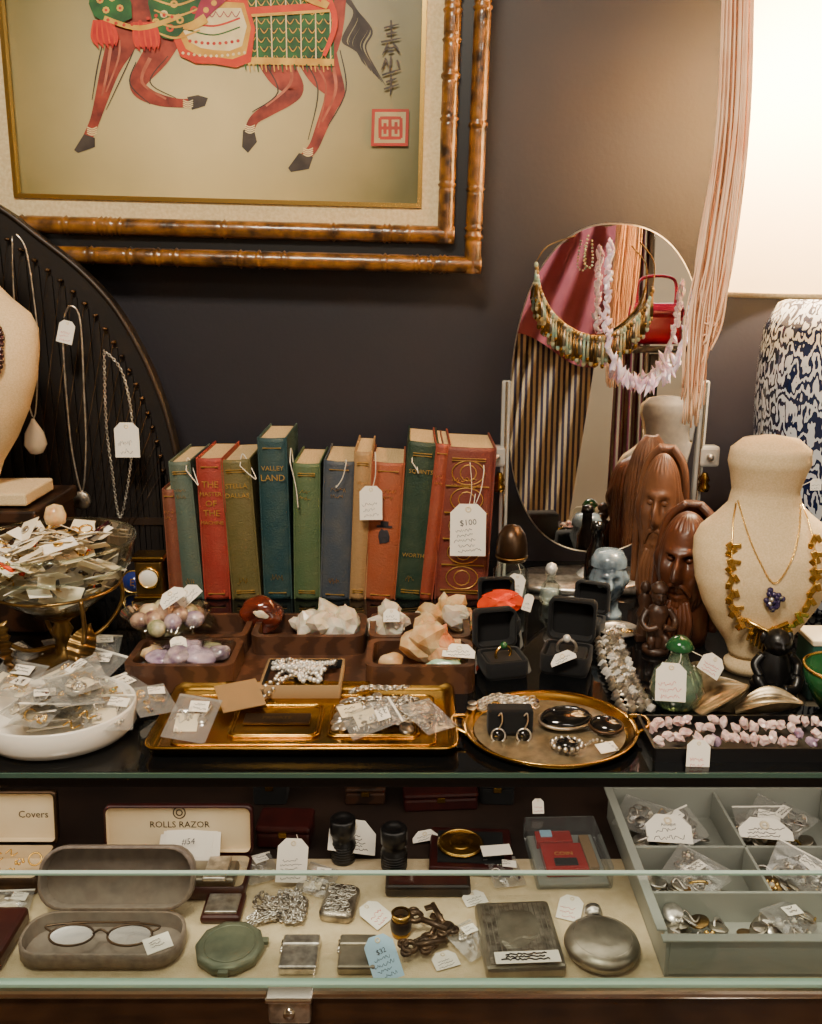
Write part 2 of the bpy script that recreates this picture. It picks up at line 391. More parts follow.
# ---------- display counter
b=MB('glass_display_counter',(0,1.15,0))
y0=.828-1.15; y1=1.53-1.15; W=1.9
b.box((0,(y0+y1)/2,T-.003),(W,y1-y0,.006),'counter',.0008)
b.box((0,y0-.001,T-.003),(W,.002,.005),'glassedge')
b.box((0,y0+.012,T-.014),(W,.012,.014),'black')
b.box((0,(y0+y1)/2+.02,T-.009),(W-.04,y1-y0-.04,.004),'bounce_panel')
b.box((0,(y1+(.83-1.15))/2,SH-.012),(W,y1-(.83-1.15),.02),'casein')
yc0,yc1=.822-1.15,1.065-1.15
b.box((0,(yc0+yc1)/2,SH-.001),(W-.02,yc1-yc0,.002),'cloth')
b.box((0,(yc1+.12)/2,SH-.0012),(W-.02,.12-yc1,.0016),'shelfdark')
b.box((0,1.27-1.15,.86),(W-.04,.01,.27),'casein')
b.box((0,y1-.01,.5),(W,.02,.97),'casein')
for sx in(-1,1): b.box((sx*(W/2-.01),(y0+y1)/2,.5),(.02,y1-y0,.98),'darkwood',.002)
py=.808-1.15
b.add([(-W/2,py,.74),(W/2,py,.74),(W/2,py,.893),(-W/2,py,.893)],[[0,1,2,3]],'pane')
b.box((0,py,.8945),(W,.0052,.0025),'paneedge')
b.box((0,py,.7565),(W,.010,.005),'paneedge',.001)
b.box((0,py,.748),(W,.018,.012),'chrome',.004)
b.box((0,py+.004,.715),(W,.014,.054),'rail_reflection',.001)
b.box((0,py-.002,.684),(W,.020,.010),'chrome',.003)
b.box((0,(y0+y1)/2+.005,.33),(W,y1-y0,.66),'darkwood',.003)
for sx in(-1,1): b.box((sx*(W/2-.01),py,.80),(.02,.03,.2),'chrome',.002)
lp=b.L(ay(290,1008,.795)); b.box((lp.x,lp.y,lp.z),(.045,.014,.030),'silver',.003); b.lathe([(0,.009),(.006,.009),(.007,0)],'chrome',16,m=X((lp.x,lp.y-.002,lp.z),90)); b.box((lp.x,lp.y-.001,lp.z+.018),(.05,.02,.006),'chrome',.002)
b.done()

# ---------- framed painting
yp=1.505
cBR=ay(480,274,yp-.01)
b=MB('framed_horse_painting',M=Matrix.Translation(cBR)@E(0,1.4,0))
k=.00159; FW=520*k; FH=.80
def band(o0,o1,yc,th,mat,bam=False):
    for side in range(4):
        w=(o1-o0)*k; mid=(o0+o1)/2*k
        if side==0: p0,p1=(-mid,0,mid),(-FW+mid,0,mid)
        elif side==1: p0,p1=(-mid,0,FH-mid),(-FW+mid,0,FH-mid)
        elif side==2: p0,p1=(-mid,0,mid),(-mid,0,FH-mid)
        else: p0,p1=(-FW+mid,0,mid),(-FW+mid,0,FH-mid)
        a=Vector(p0);c=Vector(p1);a.y=c.y=yc
        if bam:
            d=(c-a); n=int(d.length/.0035); pts=[];rad=[]
            nodes=random.sample(range(4,n-4),max(3,int(d.length/.06)))
            a2=a-d.normalized()*w/2; d2=d+d.normalized()*w
            for i in range(n+1):
                pts.append(a2+d2*i/n); q=min(abs(i-x) for x in nodes)
                rad.append(w/2*(1.14 if q==0 else (.9 if q==1 else 1+.03*noise.noise(Vector((i*.2,side,o0))))))
            b.tube(pts,rad,mat,10)
        else:
            L_=(c-a).length
            sz=(L_+w,th,w) if side<2 else (w,th,L_-w)
            b.box((a+c)/2,sz,mat,0)
band(0,17,-.012,.02,'bamboo',True)
band(10,34,.008,.036,'blackframe')
band(28,45,-.016,.02,'bamboo',True)
band(43,63,-.006,.02,'linen')
band(61,65,-.014,.012,'gold')
b.box((-FW/2,.005,FH/2),(FW-124*k,.01,FH-124*k),'paintbg')
b.box((-FW/2,.022,FH/2),(FW-40*k,.012,FH-40*k),'darkwood')
yl=[-.0002]; ST=.000012
Pm=lambda u,v:b.L(ay(u,v,(b.M@Vector((0,yl[0],0))).y))
def poly(pts,mat,sm=0):
    yl[0]-=ST
    if sm: pts=[(p.x,p.y) for p in spl([(q[0],q[1],0) for q in pts],sm,True)]
    vs=[Pm(*p) for p in pts]
    for q in vs: q.y=yl[0]
    b.add(vs,[list(range(len(vs)))],mat)
def rib(pts,mat):
    P=spl([(p[0],p[1],p[2]) for p in pts],6); l=[];r=[]
    for i,p in enumerate(P):
        t=P[min(i+1,len(P)-1)]-P[max(i-1,0)]; n=Vector((-t.y,t.x)).normalized()*max(.3,p.z)/2
        l.append((p.x+n.x,p.y+n.y)); r.append((p.x-n.x,p.y-n.y))
    yl[0]-=ST
    vs=[Pm(*q) for q in l]+[Pm(*q) for q in r]
    for q in vs: q.y=yl[0]
    n=len(l); b.add(vs,[[i,i+1,n+i+1,n+i] for i in range(n-1)],mat)
def dot(x,y,r,mat): poly([(x+r*math.cos(a*.785),y+r*math.sin(a*.785)) for a in range(8)],mat)
q=random.Random(12)
for i in range(30):
    e=q.uniform(-1,1); rib([(336+q.uniform(-3,3),-20,2.4),(350+e*6,4+e*6,2.4),(363+e*9,22+e*9,2),(354+e*12,44+e*4,1.4),(366+e*11,60+e*11,1.1),(374+e*12,74+e*12,.4)],'p_dark')
rib([(180,10,34),(158,52,28),(139,80,18),(142,92,15),(160,100,12),(178,103,9),(190,103,9)],'p_horse'); poly([(187,97),(198,95),(208,98),(205,106),(192,110)],'p_dark')
rib([(268,40,42),(282,72,32),(294,88,20),(288,98,15),(268,110,13),(254,120,10),(249,132,10)],'p_horse'); poly([(243,130),(254,129),(257,142),(248,153),(242,147)],'p_dark')
rib([(128,-5,46),(124,34,34),(113,62,22),(108,76,18),(101,100,13),(95,120,10),(88,137,10)],'p_horse'); poly([(84,134),(95,138),(95,147),(78,153),(74,150)],'p_dark')
rib([(305,25,48),(322,68,36),(335,92,20),(330,106,15),(322,126,12),(314,146,10),(305,157,10)],'p_horse'); poly([(299,153),(313,157),(309,169),(291,172),(288,168)],'p_dark')
poly([(104,-50),(120,-95),(200,-100),(300,-92),(342,-60),(346,0),(338,50),(320,66),(270,62),(240,34),(180,44),(130,48),(100,24),(92,-16)],'p_horse',3)
rib([(118,-60,70),(95,-110,52),(70,-150,38),(58,-175,34)],'p_horse'); rib([(62,-182,36),(40,-165,28),(18,-140,18)],'p_horse')
for l in ([(114,20,4),(108,66,3),(102,96,2)],[(290,62,4),(290,84,3),(266,106,2)],[(328,50,4),(336,88,3),(322,122,2)],[(150,58,4),(142,82,3),(166,99,2)],[(120,40,2),(118,60,2),(106,92,1.5)],[(312,60,2),(326,86,2),(318,128,1.5)]): rib(l,'p_horse2')
for l in ([(106,30,1),(98,64,1.4),(92,100,.8)],[(340,50,1),(346,90,1.4),(328,126,.8)],[(264,62,1),(278,92,1.4),(252,112,.8)],[(136,62,1),(130,84,1.4),(150,104,.8)],[(303,58,1),(318,90,1.3),(308,140,.7)],[(134,50,.8),(124,72,1.2),(106,110,.6)],[(168,56,.8),(150,82,1.2),(176,98,.6)]): rib(l,'p_dark')
for (x,y) in ((188,103),(250,128),(92,130),(308,151)):
    for j in range(4): rib([(x-5,y-3+j*2,1),(x,y-1+j*2,1.4),(x+5,y-3+j*2,1)],'p_cream')
poly([(236,-30),(334,-44),(334,66),(300,64),(243,64)],'p_green')
for j in range(9):
    for i in range(10):
        x=242+i*9.6+(j%2)*3; y=-18+j*9.2
        if x<330: rib([(x-4,y,.6),(x,y+5,1.1),(x+4,y,.6)],'p_gold'); rib([(x-2,y+1,.5),(x,y+3,.9),(x+2,y+1,.5)],'p_dark')
for i in range(7): rib([(240+i*15,-34,1.2),(243+i*14.6,60,1.2)],'p_cream')
poly([(243,57),(334,59),(334,66),(243,64)],'p_gold'); poly([(236,8),(332,2),(332,9),(236,15)],'p_orange'); poly([(236,15),(332,9),(332,12),(236,18)],'p_gold')
for i in range(22): rib([(245+i*4.1,64,1.8),(246+i*4.1,70+(i%2)*2,.8)],'p_gold' if i%3 else 'p_green')
poly([(174,4),(246,-4),(251,62),(215,64),(180,56)],'p_orange',2); poly([(179,10),(244,3),(246,54),(215,57),(186,49)],'p_gold',2); poly([(184,16),(241,8),(242,46),(214,50),(190,42)],'p_cream',2); rib([(186,22,2),(214,26,2),(240,18,2)],'p_red'); rib([(188,30,1.6),(214,35,1.6),(240,27,1.6)],'p_green')
for i in range(9): dot(190+i*6,41+2.5*math.sin(i*.4),1.8,'p_red')
for i in range(12): dot(183+i*5.6,53+3*math.sin(i*.3),1.5,'p_cream')
for i in range(6): rib([(192+i*8,12,.7),(196+i*8,17,1),(200+i*8,11,.7)],'p_pink')
poly([(150,-20),(196,-26),(202,16),(186,28),(172,40),(154,28)],'p_green',2)
for (x,y,m_) in ((160,-4,'p_orange'),(174,4,'p_gold'),(188,-6,'p_orange'),(164,14,'p_cream'),(180,20,'p_gold'),(194,10,'p_red'),(170,28,'p_orange'),(156,22,'p_gold')): dot(x,y,4,m_); dot(x,y,1.8,'p_green')
for i in range(5): rib([(152+i,-12+i*11,1.5),(176,-6+i*11,2.2),(200,-14+i*11,1.5)],'p_gold')
poly([(90,-8),(124,-12),(132,18),(112,22),(94,16)],'p_green',2)
for (x,y) in ((100,0),(112,-2),(106,10),(120,8)): dot(x,y,3.6,'p_gold'); dot(x,y,1.6,'p_red')
for i in range(14): rib([(94+i*1.3,20,2.2),(92+i*1.9,36,3),(95+i*1.6,44+i%3*2,1)],'p_red' if i%3 else 'p_orange'); rib([(134+i*1.6,22,2.2),(134+i*1.9,38,3),(136+i*1.7,47+i%3*2,1)],'p_red' if i%3 else 'p_orange')
rib([(104,18,5),(140,28,5),(180,16,5)],'p_gold')
for i in range(9): dot(108+i*8,20+5*math.sin(i*.7),1.8,'p_red')
rib([(320,-20,6),(335,20,6),(324,56,4)],'p_orange')
rib([(250,-60,40),(226,-20,30),(206,8,16),(198,22,9)],'p_pink'); rib([(206,18,10),(192,26,8),(183,27,4)],'p_gold')
for i in range(5): dot(238-i*8,-18+i*7,3,'p_gold')
rib([(240,-170,60),(244,-110,70),(246,-50,60)],'p_pink'); rib([(262,-60,10),(300,-12,14),(328,6,7)],'p_gold')
for i in range(5): rib([(272+i*11,-40+i*9,5),(278+i*11,-44+i*11,5)],'p_orange')
poly([(222,-215),(250,-222),(256,-190),(228,-184)],'p_horse2',2)
for st in ([(384,28),(399,24)],[(391,20),(391,40)],[(386,34),(397,32)],[(381,42),(401,38)],[(388,43),(382,55)],[(393,43),(400,53)],[(386,49),(396,47)],[(388,52),(394,51)],[(385,60),(381,70)],[(385,58),(388,66)],[(391,56),(389,72)],[(397,60),(399,68)],[(382,75),(401,69)],[(386,82),(397,78)],[(384,89),(399,84)],[(391,74),(390,96)]):
    rib([(st[0][0],st[0][1],1.8),((st[0][0]+st[1][0])/2+.5,(st[0][1]+st[1][1])/2,2.2),(st[1][0],st[1][1],.6)],'p_dark')
poly([(372,109),(409,109),(408,146),(371,146)],'p_seal'); poly([(375,112),(406,112),(405,143),(374,143)],'parchment')
for a in ([(380,118),(401,118)],[(380,118),(380,138)],[(380,138),(401,138)],[(401,118),(401,138)],[(390,118),(390,138)],[(380,128),(401,128)],[(385,123),(385,134)],[(396,122),(396,134)]): rib([(a[0][0],a[0][1],3.0),((a[0][0]+a[1][0])/2,(a[0][1]+a[1][1])/2,3.4),(a[1][0],a[1][1],3.0)],'p_seal')
b.done()

# ---------- zither
b=MB('antique_zither',(0,1.44,T))
arc=spl([Vector(b.L(ay(u,v,1.44))) for u,v in ((-130,150),(-60,176),(0,208),(40,238),(78,268),(112,304),(140,350),(160,396),(173,440),(179,475))],5)
base=[Vector((arc[-1].x+.002,0,0)),Vector((arc[0].x,0,0))]
b.prism([(p.x,p.z) for p in arc]+[(p.x,p.z) for p in base],.03,'zither',X((0,.03,0),90))
b.tube([(p.x,-.002,p.z) for p in arc],.004,'zitherrim',8)
AR=resample(arc,.024)
for i in range(3,len(AR)-1):
    p=AR[i]; b.lathe([(0,.012),(.003,.012),(.003,0)],'bronze',6,m=X((p.x-.020,-.002,p.z-.024),90))
    b.box((p.x-.020,-.002,(p.z-.03)/2+.02),(.007,.006,max(.01,p.z-.075)),'zither')
    b.tube([(p.x-.020,-.010,p.z-.024),(p.x-.020-.10,-.010,max(.03,p.z-.5))],.0005,'bronze',3)
b.box((-.50,-.004,.10),(.4,.008,.012),'zitherrim'); b.done()
# ---------- books
b=MB('row_of_antique_books',(0,1.33,T))
books=[(168,183,487,0,(108,58,42),''),(181,203,459,-2,(72,88,78),''),(203,230,456,0,(140,46,36),'THE\nMASTER\nOF\nTHE\nMACHINE'),(231,261,457,-2,(90,82,44),'STELLA\nDALLAS'),
 (263,292,436,0,(28,58,62),'VALLEY\nLAND'),(293,320,461,1.5,(70,90,58),''),(319,350,458,3,(58,66,76),''),(348,366,449,3,(154,120,78),''),(363,396,459,4,(144,72,44),''),
 (394,424,438,5,(30,52,38),'SQUINTS'),(417,433,440,6,(136,58,40),''),(434,487,444,2.5,(106,44,34),'')]
for i,(u0,u1,vt,lean,col,ti) in enumerate(books):
    nm='bk%d'%i; c2=tuple(int(c*.78+w_*.2) for c,w_ in zip(col,(150,124,90))); pm(nm,col,c2,38,rough=.55,bump=.6,bsc=400,lo=.4,hi=.75)
    x0=b.L(ay(u0,590,1.33)).x; x1=b.L(ay(u1,590,1.33)).x
    h=b.L(ay((u0+u1)/2,vt,1.345)).z; w=x1-x0-.0006; d=R(.13,.15); cx=(x0+x1)/2
    m=X((cx-(w/2 if lean>0 else -w/2),0,0),0,lean,0)@X(((w/2 if lean>0 else -w/2),0,0))
    t=.0028
    for sx in(-1,1): b.box((sx*(w/2-t/2),d/2+.004,h/2),(t,d,h),nm,.001,m)
    n=8; rg=[]
    for z in (0.001,h*.03,h*.97,h-.001):
        ins=.001 if z in(0.001,h-.001) else 0
        o=[((-w/2+ins)+(w-2*ins)*j/n, .006-(.007-ins)*math.sin(math.pi*j/n),z) for j in range(n+1)]
        rg.append(o+[(p[0],p[1]+.003,z) for p in o[::-1]])
    b.loft(rg,nm,True,True,True,m)
    b.box((0,d/2+.004,h/2),(w-2*t,d-.008,h-.009),'pages',0,m)
    front=lambda x,z:m@X((x,-.0022,z),90)
    for z in ([.06,.075,.93,.915] if i%2 else [.05,.94]): b.box((0,-.0005,h*z),(w*.62,.003,.0009),'gilt',0,m)
    if ti:
        for q_,l in enumerate(ti.split('\n')): b.text(l,min(.014,w*1.35/max(4,len(l))),'gilt',front(0,h*.82-q_*.015))
    else: b.scrib(w*.6,.02,2,'gilt',front(0,h*.78))
    if i in(1,3,4,6,9): b.scrib(w*.5,.016,1,'gilt',front(0,h*.15))
    if i==9: b.text('WORTH',.009,'gilt',front(0,h*.3))
    if i==8:
        b.rock((0,-.0015,h*.48),(.008,.0012,.011),'ink',3,m=m); b.box((0,-.001,h*.55),(.024,.002,.003),'ink',0,m); b.box((0,-.001,h*.57),(.012,.002,.008),'ink',0,m)
    if i==11:
        for q_ in range(5):
            b.torus((0,-.001,h*(.16+.17*q_)),w*.3,.0009,'gilt',20,4,m=m,rot=(90,0,0),sy=.75)
            b.torus((0,-.001,h*(.16+.17*q_)),w*.15,.0009,'gilt',12,4,m=m,rot=(90,0,0))
            b.box((0,-.0005,h*(.075+.17*q_)),(w*.8,.003,.0014),'gilt',0,m)
for (u,v,dx,dy) in ((186,470,12,14),(240,466,16,12),(290,462,8,45),(336,488,10,-28),(372,490,3,-38),(484,470,-10,34),(412,462,6,10)):
    p=b.L(ay(u,v,1.32)); q_=b.L(ay(u+dx,v+dy,1.32)); r_=b.L(ay(u+dx*.2,v-12,1.36))
    b.tube(spl([p,r_,q_,(p+q_)/2+Vector((.003,-.002,-.004)),p],6),.0008,'string',4)
p=b.L(ay(371,503,1.315)); b.tag(p,.034,.052,(86,0,2),2)
p=b.L(ay(468,530,1.31)); b.tag(p,.054,.080,(84,0,-2),4,'$100',False,b.L(ay(470,462,1.325)))
b.done()

# ---------- mirror
MY=1.41
mc=ay(604,394,MY)
b=MB('oval_vanity_mirror',(mc.x,MY,T)); zc=mc.z-T; km=mpp(mc)
rx,rz_=94*km,164*km
MM=X((0,0,zc),-3,2.5,-4)
def sp(a,e): return math.copysign(abs(a)**e,a)
el=lambda q_,y:[(rx*q_*sp(math.cos(2*math.pi*j/96),.84),y,rz_*q_*sp(math.sin(2*math.pi*j/96),.84)) for j in range(96)]
b.loft([el(.99,0),el(1,.0012),el(1,.006),el(.98,.008)],'silver',False,True,True,MM)
b.add(el(.99,-.0002),[list(range(96))],'mirror',False,MM)
for sx,u in((-1,506),(1,704)):
    x=(u-604)*km
    b.box((x,.0,.17),(.014,.014,.33),'post',.003); b.box((x,-.008,.17),(.004,.004,.328),'chrome',.001)
    b.box((x+sx*.014,0,.215),(.034,.022,.034),'post',.005)
    b.lathe([(0,0),(.008,0),(.01,.008),(.006,.014),(.009,.018),(.004,.03)],'brass',16,c=(x+sx*.008,-.012,.16)); b.ball((x+sx*.014,-.014,.215),.006,'silver')
b.lathe([(0,0),(.15,0),(.152,.006),(.145,.012),(.1,.016),(0,.017)],'silver',48,c=(0,0,0),sy=.42)
b.lathe([(.03,.016),(.015,.03),(.012,.05)],'post',20,c=(0,0,0))
b.done()
b=MB('turquoise_bib_necklace',(mc.x,MY-.03,1.3))
g=lambda u,v,dy=0:b.L(ay(u,v,MY-.026+dy))
path=spl([g(536,262),g(540,288),g(554,314),g(578,332),g(604,336),g(628,324),g(646,304),g(653,286)],8)
b.tube(path,.002,'darkbrass',6); b.tube([p+Vector((0,-.002,-.008)) for p in path],.0016,'oldsilver',5)
for i,p in enumerate(resample(path,.0058)):
    m_=('turq','darkbrass','darkbrass','oldsilver','turq')[i%5]
    b.ball(p+Vector((0,-.003,-.004)),(.0032,.002,.005),m_,8); l=.016+.014*abs(math.sin(i*1.9))
    b.tube([p+Vector((0,-.003,-.008)),p+Vector((0,-.004,-.012-l))],[.0014,.003],m_,6); b.ball(p+Vector((0,-.004,-.014-l)),(.0034,.002,.005),('turq','brass')[i%2],8)
b.tube(spl([g(536,262),g(548,246),g(575,236)],5),.001,'darkbrass',5); b.tube(spl([g(653,286),g(654,262),g(640,242)],5),.001,'darkbrass',5)
b.done()
b=MB('lilac_crystal_necklace',(mc.x,MY-.045,1.3))
g=lambda u,v,dy=0:b.L(ay(u,v,MY-.042+dy))
path=spl([g(612,240),g(607,280),g(606,320),g(612,352),g(628,374),g(650,380),g(674,362),g(688,325),g(693,295),g(695,275)],8)
b.tube(path,.0008,'string',4)
q=random.Random(3)
for i,p in enumerate(resample(path,.0042)):
    big=1.9 if p.z<b.L(ay(640,345,MY)).z else 1
    b.rock(p+Vector((q.uniform(-.004,.004),-.002,-.004*big)),(.0036,.0036,.008*big),'lilac',i,.4,1,rot=(q.uniform(-30,30),q.uniform(-40,40),0))
b.done()
b=MB('turquoise_bead_strand',(mc.x,MY-.025,1.3)); g=lambda u,v:b.L(ay(u,v,MY-.03))
b.beads(spl([g(588,236),g(584,262),g(592,266),g(592,240)],6),.0018,'turq',.005); b.done()

# ---------- lamp
lx=ay(844,420,1.33).x
b=MB('ceramic_table_lamp',(lx,1.33,T))
b.lathe([(0,0),(.07,0),(.075,.012),(.068,.03),(.08,.06),(.105,.13),(.122,.22),(.128,.30),(.129,.37),(.125,.42),(.108,.455),(.06,.475),(.03,.48),(0,.481)],'lampcer',56)
b.lathe([(.012,.47),(.012,.56),(.02,.565),(.02,.62),(.008,.63)],'brass',16)
b.lathe([(.20,.468),(.18,1.02)],'shade',64)
for r_,z in((.201,.468),(.181,1.02)): b.torus((0,0,z),r_,.0035,'linen',64,6)
for a in range(3): b.tube([(0,0,1.0),(.179*math.cos(a*2.1),.179*math.sin(a*2.1),1.01)],.0015,'brass',5)
b.lathe([(.008,.6),(.008,1.0),(0,1.02)],'brass',10,c=(.03,.03,0))
b.done()
b=MB('fringed_scarf',(lx-.2,1.10,1.4))
q=random.Random(5)
for i in range(70):
    t=i/69; yy=1.10-.03*q.random()
    ve=q.uniform(375,428) if t<.6 else q.uniform(310,370)
    P=[b.L(ay(724+30*t,-60,yy)),b.L(ay(716+32*t+2*q.random(),120,yy)),b.L(ay(698+36*t+q.uniform(-3,3),250,yy)),b.L(ay(688+34*t+q.uniform(-4,4),320,yy)),b.L(ay(684+28*t+q.uniform(-4,4),ve,yy))]
    b.tube(spl(P,5),.0011,'cord',4)
top=b.L(ay(738,-75,1.09)); b.box(top,(.05,.05,.03),'cord',.006)
b.box(top+Vector((.12,.13,.02)),(.30,.26,.01),'cord',.004,rot=(0,-3,0))
b.done()

# ---------- necklace busts
BR=[(0,.030,.022,0),(.02,.038,.027,0),(.045,.056,.034,-.002),(.075,.072,.042,-.004),(.105,.083,.046,-.004),(.135,.087,.046,0),(.155,.086,.042,.006),(.170,.078,.038,.01),(.184,.060,.034,.013),(.198,.045,.032,.016),(.215,.041,.032,.018),(.235,.045,.036,.016),(.252,.050,.040,.014),(.268,.048,.039,.014),(.28,.034,.028,.015),(.286,.001,.001,.016)]
def bfront(x,z,s):
    x/=s;z/=s; z=max(0,min(.285,z))
    for a,c in zip(BR,BR[1:]):
        if a[0]<=z<=c[0]:
            t=(z-a[0])/(c[0]-a[0]); rx=a[1]+(c[1]-a[1])*t; ry=a[2]+(c[2]-a[2])*t; cy=a[3]+(c[3]-a[3])*t
            q_=min(.98,abs(x)/rx); return (cy-ry*math.sqrt(1-q_*q_))*s
    return 0
def bust(name,loc,mat,s=1,rz=0,stand=True,back=None):
    b=MB(name,loc,rz)
    if stand: b.lathe([(0,0),(.035,0),(.036,.012),(.026,.02),(.022,.03),(.03,.05)],mat,32,c=(0,0,0),sy=.8)
    z0=.02*s
    rings=[]
    for i in range(len(BR)-1):
        for q_ in range(3):
            t=q_/3; a=BR[i];c=BR[i+1]; r=[a[j]+(c[j]-a[j])*t for j in range(4)]
            rings.append([(r[1]*s*math.cos(2*math.pi*j/40),r[3]*s+r[2]*s*math.sin(2*math.pi*j/40),z0+r[0]*s) for j in range(40)])
    f0=len(b.f)
    b.loft(rings,mat,True,True); b.s=s; b.z0=z0
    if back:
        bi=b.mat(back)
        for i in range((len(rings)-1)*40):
            if 2<=i%40<=17: b.mi[f0+i]=bi  # rear faces get the painted shade
    return b
bl=az(745,672)
b=bust('necklace_display_bust',bl+Vector((.012,.01,0)),'burlap',1.0,-4,True,'shaded_back')
b.tag((.045,-.022,.252),.014,.014,(80,0,10),1); b.tube([(.045,-.02,.258),(.03,-.02,.25)],.0005,'string',4)
b.done()
B=b
def onb(nb,x,z,off=.002): return nb.M.inverted()@(B.M@Vector((x,bfront(x,z-B.z0,B.s)-off,z)))
b=MB('gold_link_necklace',bl+Vector((.012,-.05,.1)))
pth=[]
for i in range(41):
    a=math.pi*i/40; x=-math.cos(a); x=math.copysign(abs(x)**.8,x)
    pth.append(onb(b,x*(.040+.024*math.sin(a)**.6),.222-.155*math.sin(a)**.85,.003))
b.tube(pth,.0010,'gold',5)
RS=resample(pth,.0200)
for i,p in enumerate(RS):
    if p.z>b.L(B.M@Vector((0,0,.19))).z: continue
    z=(-25,20,35,-40)[i%4]
    b.box(p,(.008,.003,.018),'gold',.001,rot=(0,z,0)); b.box(p+Vector((.005,-.002,.004)),(.011,.0025,.006),'gold',.0008,rot=(0,z+35,0)); b.box(p+Vector((-.004,-.002,-.006)),(.006,.0025,.008),'brass',.0008,rot=(0,z-20,0))
for i in range(-4,5):
    p=onb(b,i*.0050,.060+abs(i)*.002,.004); b.box(p-Vector((0,0,.004)),(.0038,.0022,.030-abs(i)*.003),'gold',.0008,rot=(0,-i*3,0))
b.tube([onb(b,-.024,.082,.004),onb(b,0,.070,.006),onb(b,.024,.082,.004)],.003,'gold',6)
b.done()
b=MB('amethyst_pendant_necklace',bl+Vector((.012,-.05,.15)))
pth=[onb(b,x,z,.0015) for x,z in ((-.038,.225),(-.03,.19),(-.018,.16),(0,.135),(.018,.16),(.03,.19),(.038,.225))]
b.chain(spl(pth,6),'gold',.003,.0017,.0005)
q=random.Random(9)
for i in range(20):
    z=q.uniform(-.016,.013); w_=.013*(1-abs(z)/.02)
    b.ball(onb(b,q.uniform(-w_,w_),.118+z,.005),.0038,'dkviolet' if i%5 else 'silver',7)
b.done()
p=az(885,655); b=bust('black_velvet_necklace_bust',(p.x,p.y,T),'velvet',1.0,0); b.done()
zb=ay(-20,500,1.24).z
xb=ay(-32,500,1.24).x
b=MB('wooden_riser_box',(xb,1.27,T)); b.box((0,0,(zb-T-.02)/2),(.22,.15,zb-T-.022),'darkwood',.003); b.box((0,0,zb-T-.0125),(.23,.16,.018),'darkwood',.003); b.done()
b=bust('linen_necklace_bust',(xb,1.25,zb),'burlap',1.36,0,False)
b.box((.03,-.0,.01),(.14,.10,.018),'burlap',.003); b.done()
B=b
b=MB('garnet_bead_necklace',(xb,1.2,zb+.1))
for o in(0,.007,.014,.021):
    b.beads(spl([onb(b,x,z*1.36-o,.005) for x,z in ((.058,.20),(.080,.182),(.088,.165),(.078,.145),(.04,.12),(-.03,.12))],6),.0040,'garnet',.007)
b.done()

# ---------- hanging necklaces on the zither
def hang(name,pts,yy,mat,chain=True,r=.0012):
    b=MB(name,ay(pts[0][0],pts[0][1],yy)); P=[b.L(ay(u,v,yy)) for u,v in pts]; S=spl(P,6)
    if chain: b.chain(S,mat,.0046,.003,.0009)
    else: b.tube(S,r,mat,5)
    b.g=lambda u,v,dy=0:b.L(ay(u,v,yy+dy)); return b
b=hang('pearl_pendant_necklace',[(12,236),(14,300),(20,360),(34,418),(38,350),(34,300),(26,250),(16,234)],1.36,'silver',False)
p=b.g(35,438); b.lathe([(0,-.026),(.010,-.023),(.017,-.010),(.014,.008),(.005,.024),(.002,.030)],'whitecer',20,c=p); b.done()
b=hang('silver_medallion_necklace',[(62,330),(66,390),(72,450),(82,492),(86,450),(84,390),(80,320),(70,306),(64,318)],1.38,'silver',False,.0016)
p=b.g(82,500); b.lathe([(0,0),(.014,0),(.015,.002),(.013,.004),(0,.005)],'oldsilver',20,m=X(p,90)); b.torus(p,.013,.002,'silver',20,6,rot=(90,0,0))
b.tag(b.g(66,332,-.004),.024,.034,(86,15,0),2,None,True); b.done()
b=hang('silver_rope_chain_necklace',[(104,350),(106,420),(112,470),(120,518),(130,470),(132,420),(122,372),(104,350)],1.38,'silver',True)
b.tag(b.g(127,440,-.006),.038,.054,(86,0,0),1); b.done()

# ---------- pedestal bowl
pb=az(60,672); b=MB('glass_pedestal_bowl',(pb.x,1.09,T))
b.lathe([(0,.075),(.03,.078),(.06,.095),(.085,.125),(.097,.155),(.101,.172)],'glass',48)
for q_ in (.172,.14): b.torus((0,0,q_),.1005 if q_>.16 else .092,.0022,'glass',48,5)
b.lathe([(.06,0),(.062,.008),(.04,.014),(.012,.02),(.009,.04),(.014,.05),(.009,.06),(.02,.072),(.034,.076)],'darkbrass',32)
b.torus((0,0,.112),.078,.0022,'darkbrass',40,6)
for a in range(0,360,90):
    q_=math.radians(a+40); d=Vector((math.cos(q_),math.sin(q_),0))
    b.tube(spl([d*.012+Vector((0,0,.03)),d*.05+Vector((0,0,.035)),d*.082+Vector((0,0,.07)),d*.08+Vector((0,0,.112))],6),.003,'darkbrass',6)
for (lx_,ly_,rz0) in ((.045,-.055,55),(-.05,-.05,120)):
    lm=X((lx_,ly_,.05),0,0,rz0)@E(0,-60,0)@E(60,0,0)
    b.grid(lambda s_,t_:(.06*(s_-.5),.026*math.sin(math.pi*s_)*(t_-.5)*1.3,.004*math.cos(6*(t_-.5))+.002*math.sin(s_*40)),24,6,'darkbrass',lm)
b.done()
b=MB('carded_jewelry_pile',(pb.x,1.09,T+.08))
q=random.Random(2)
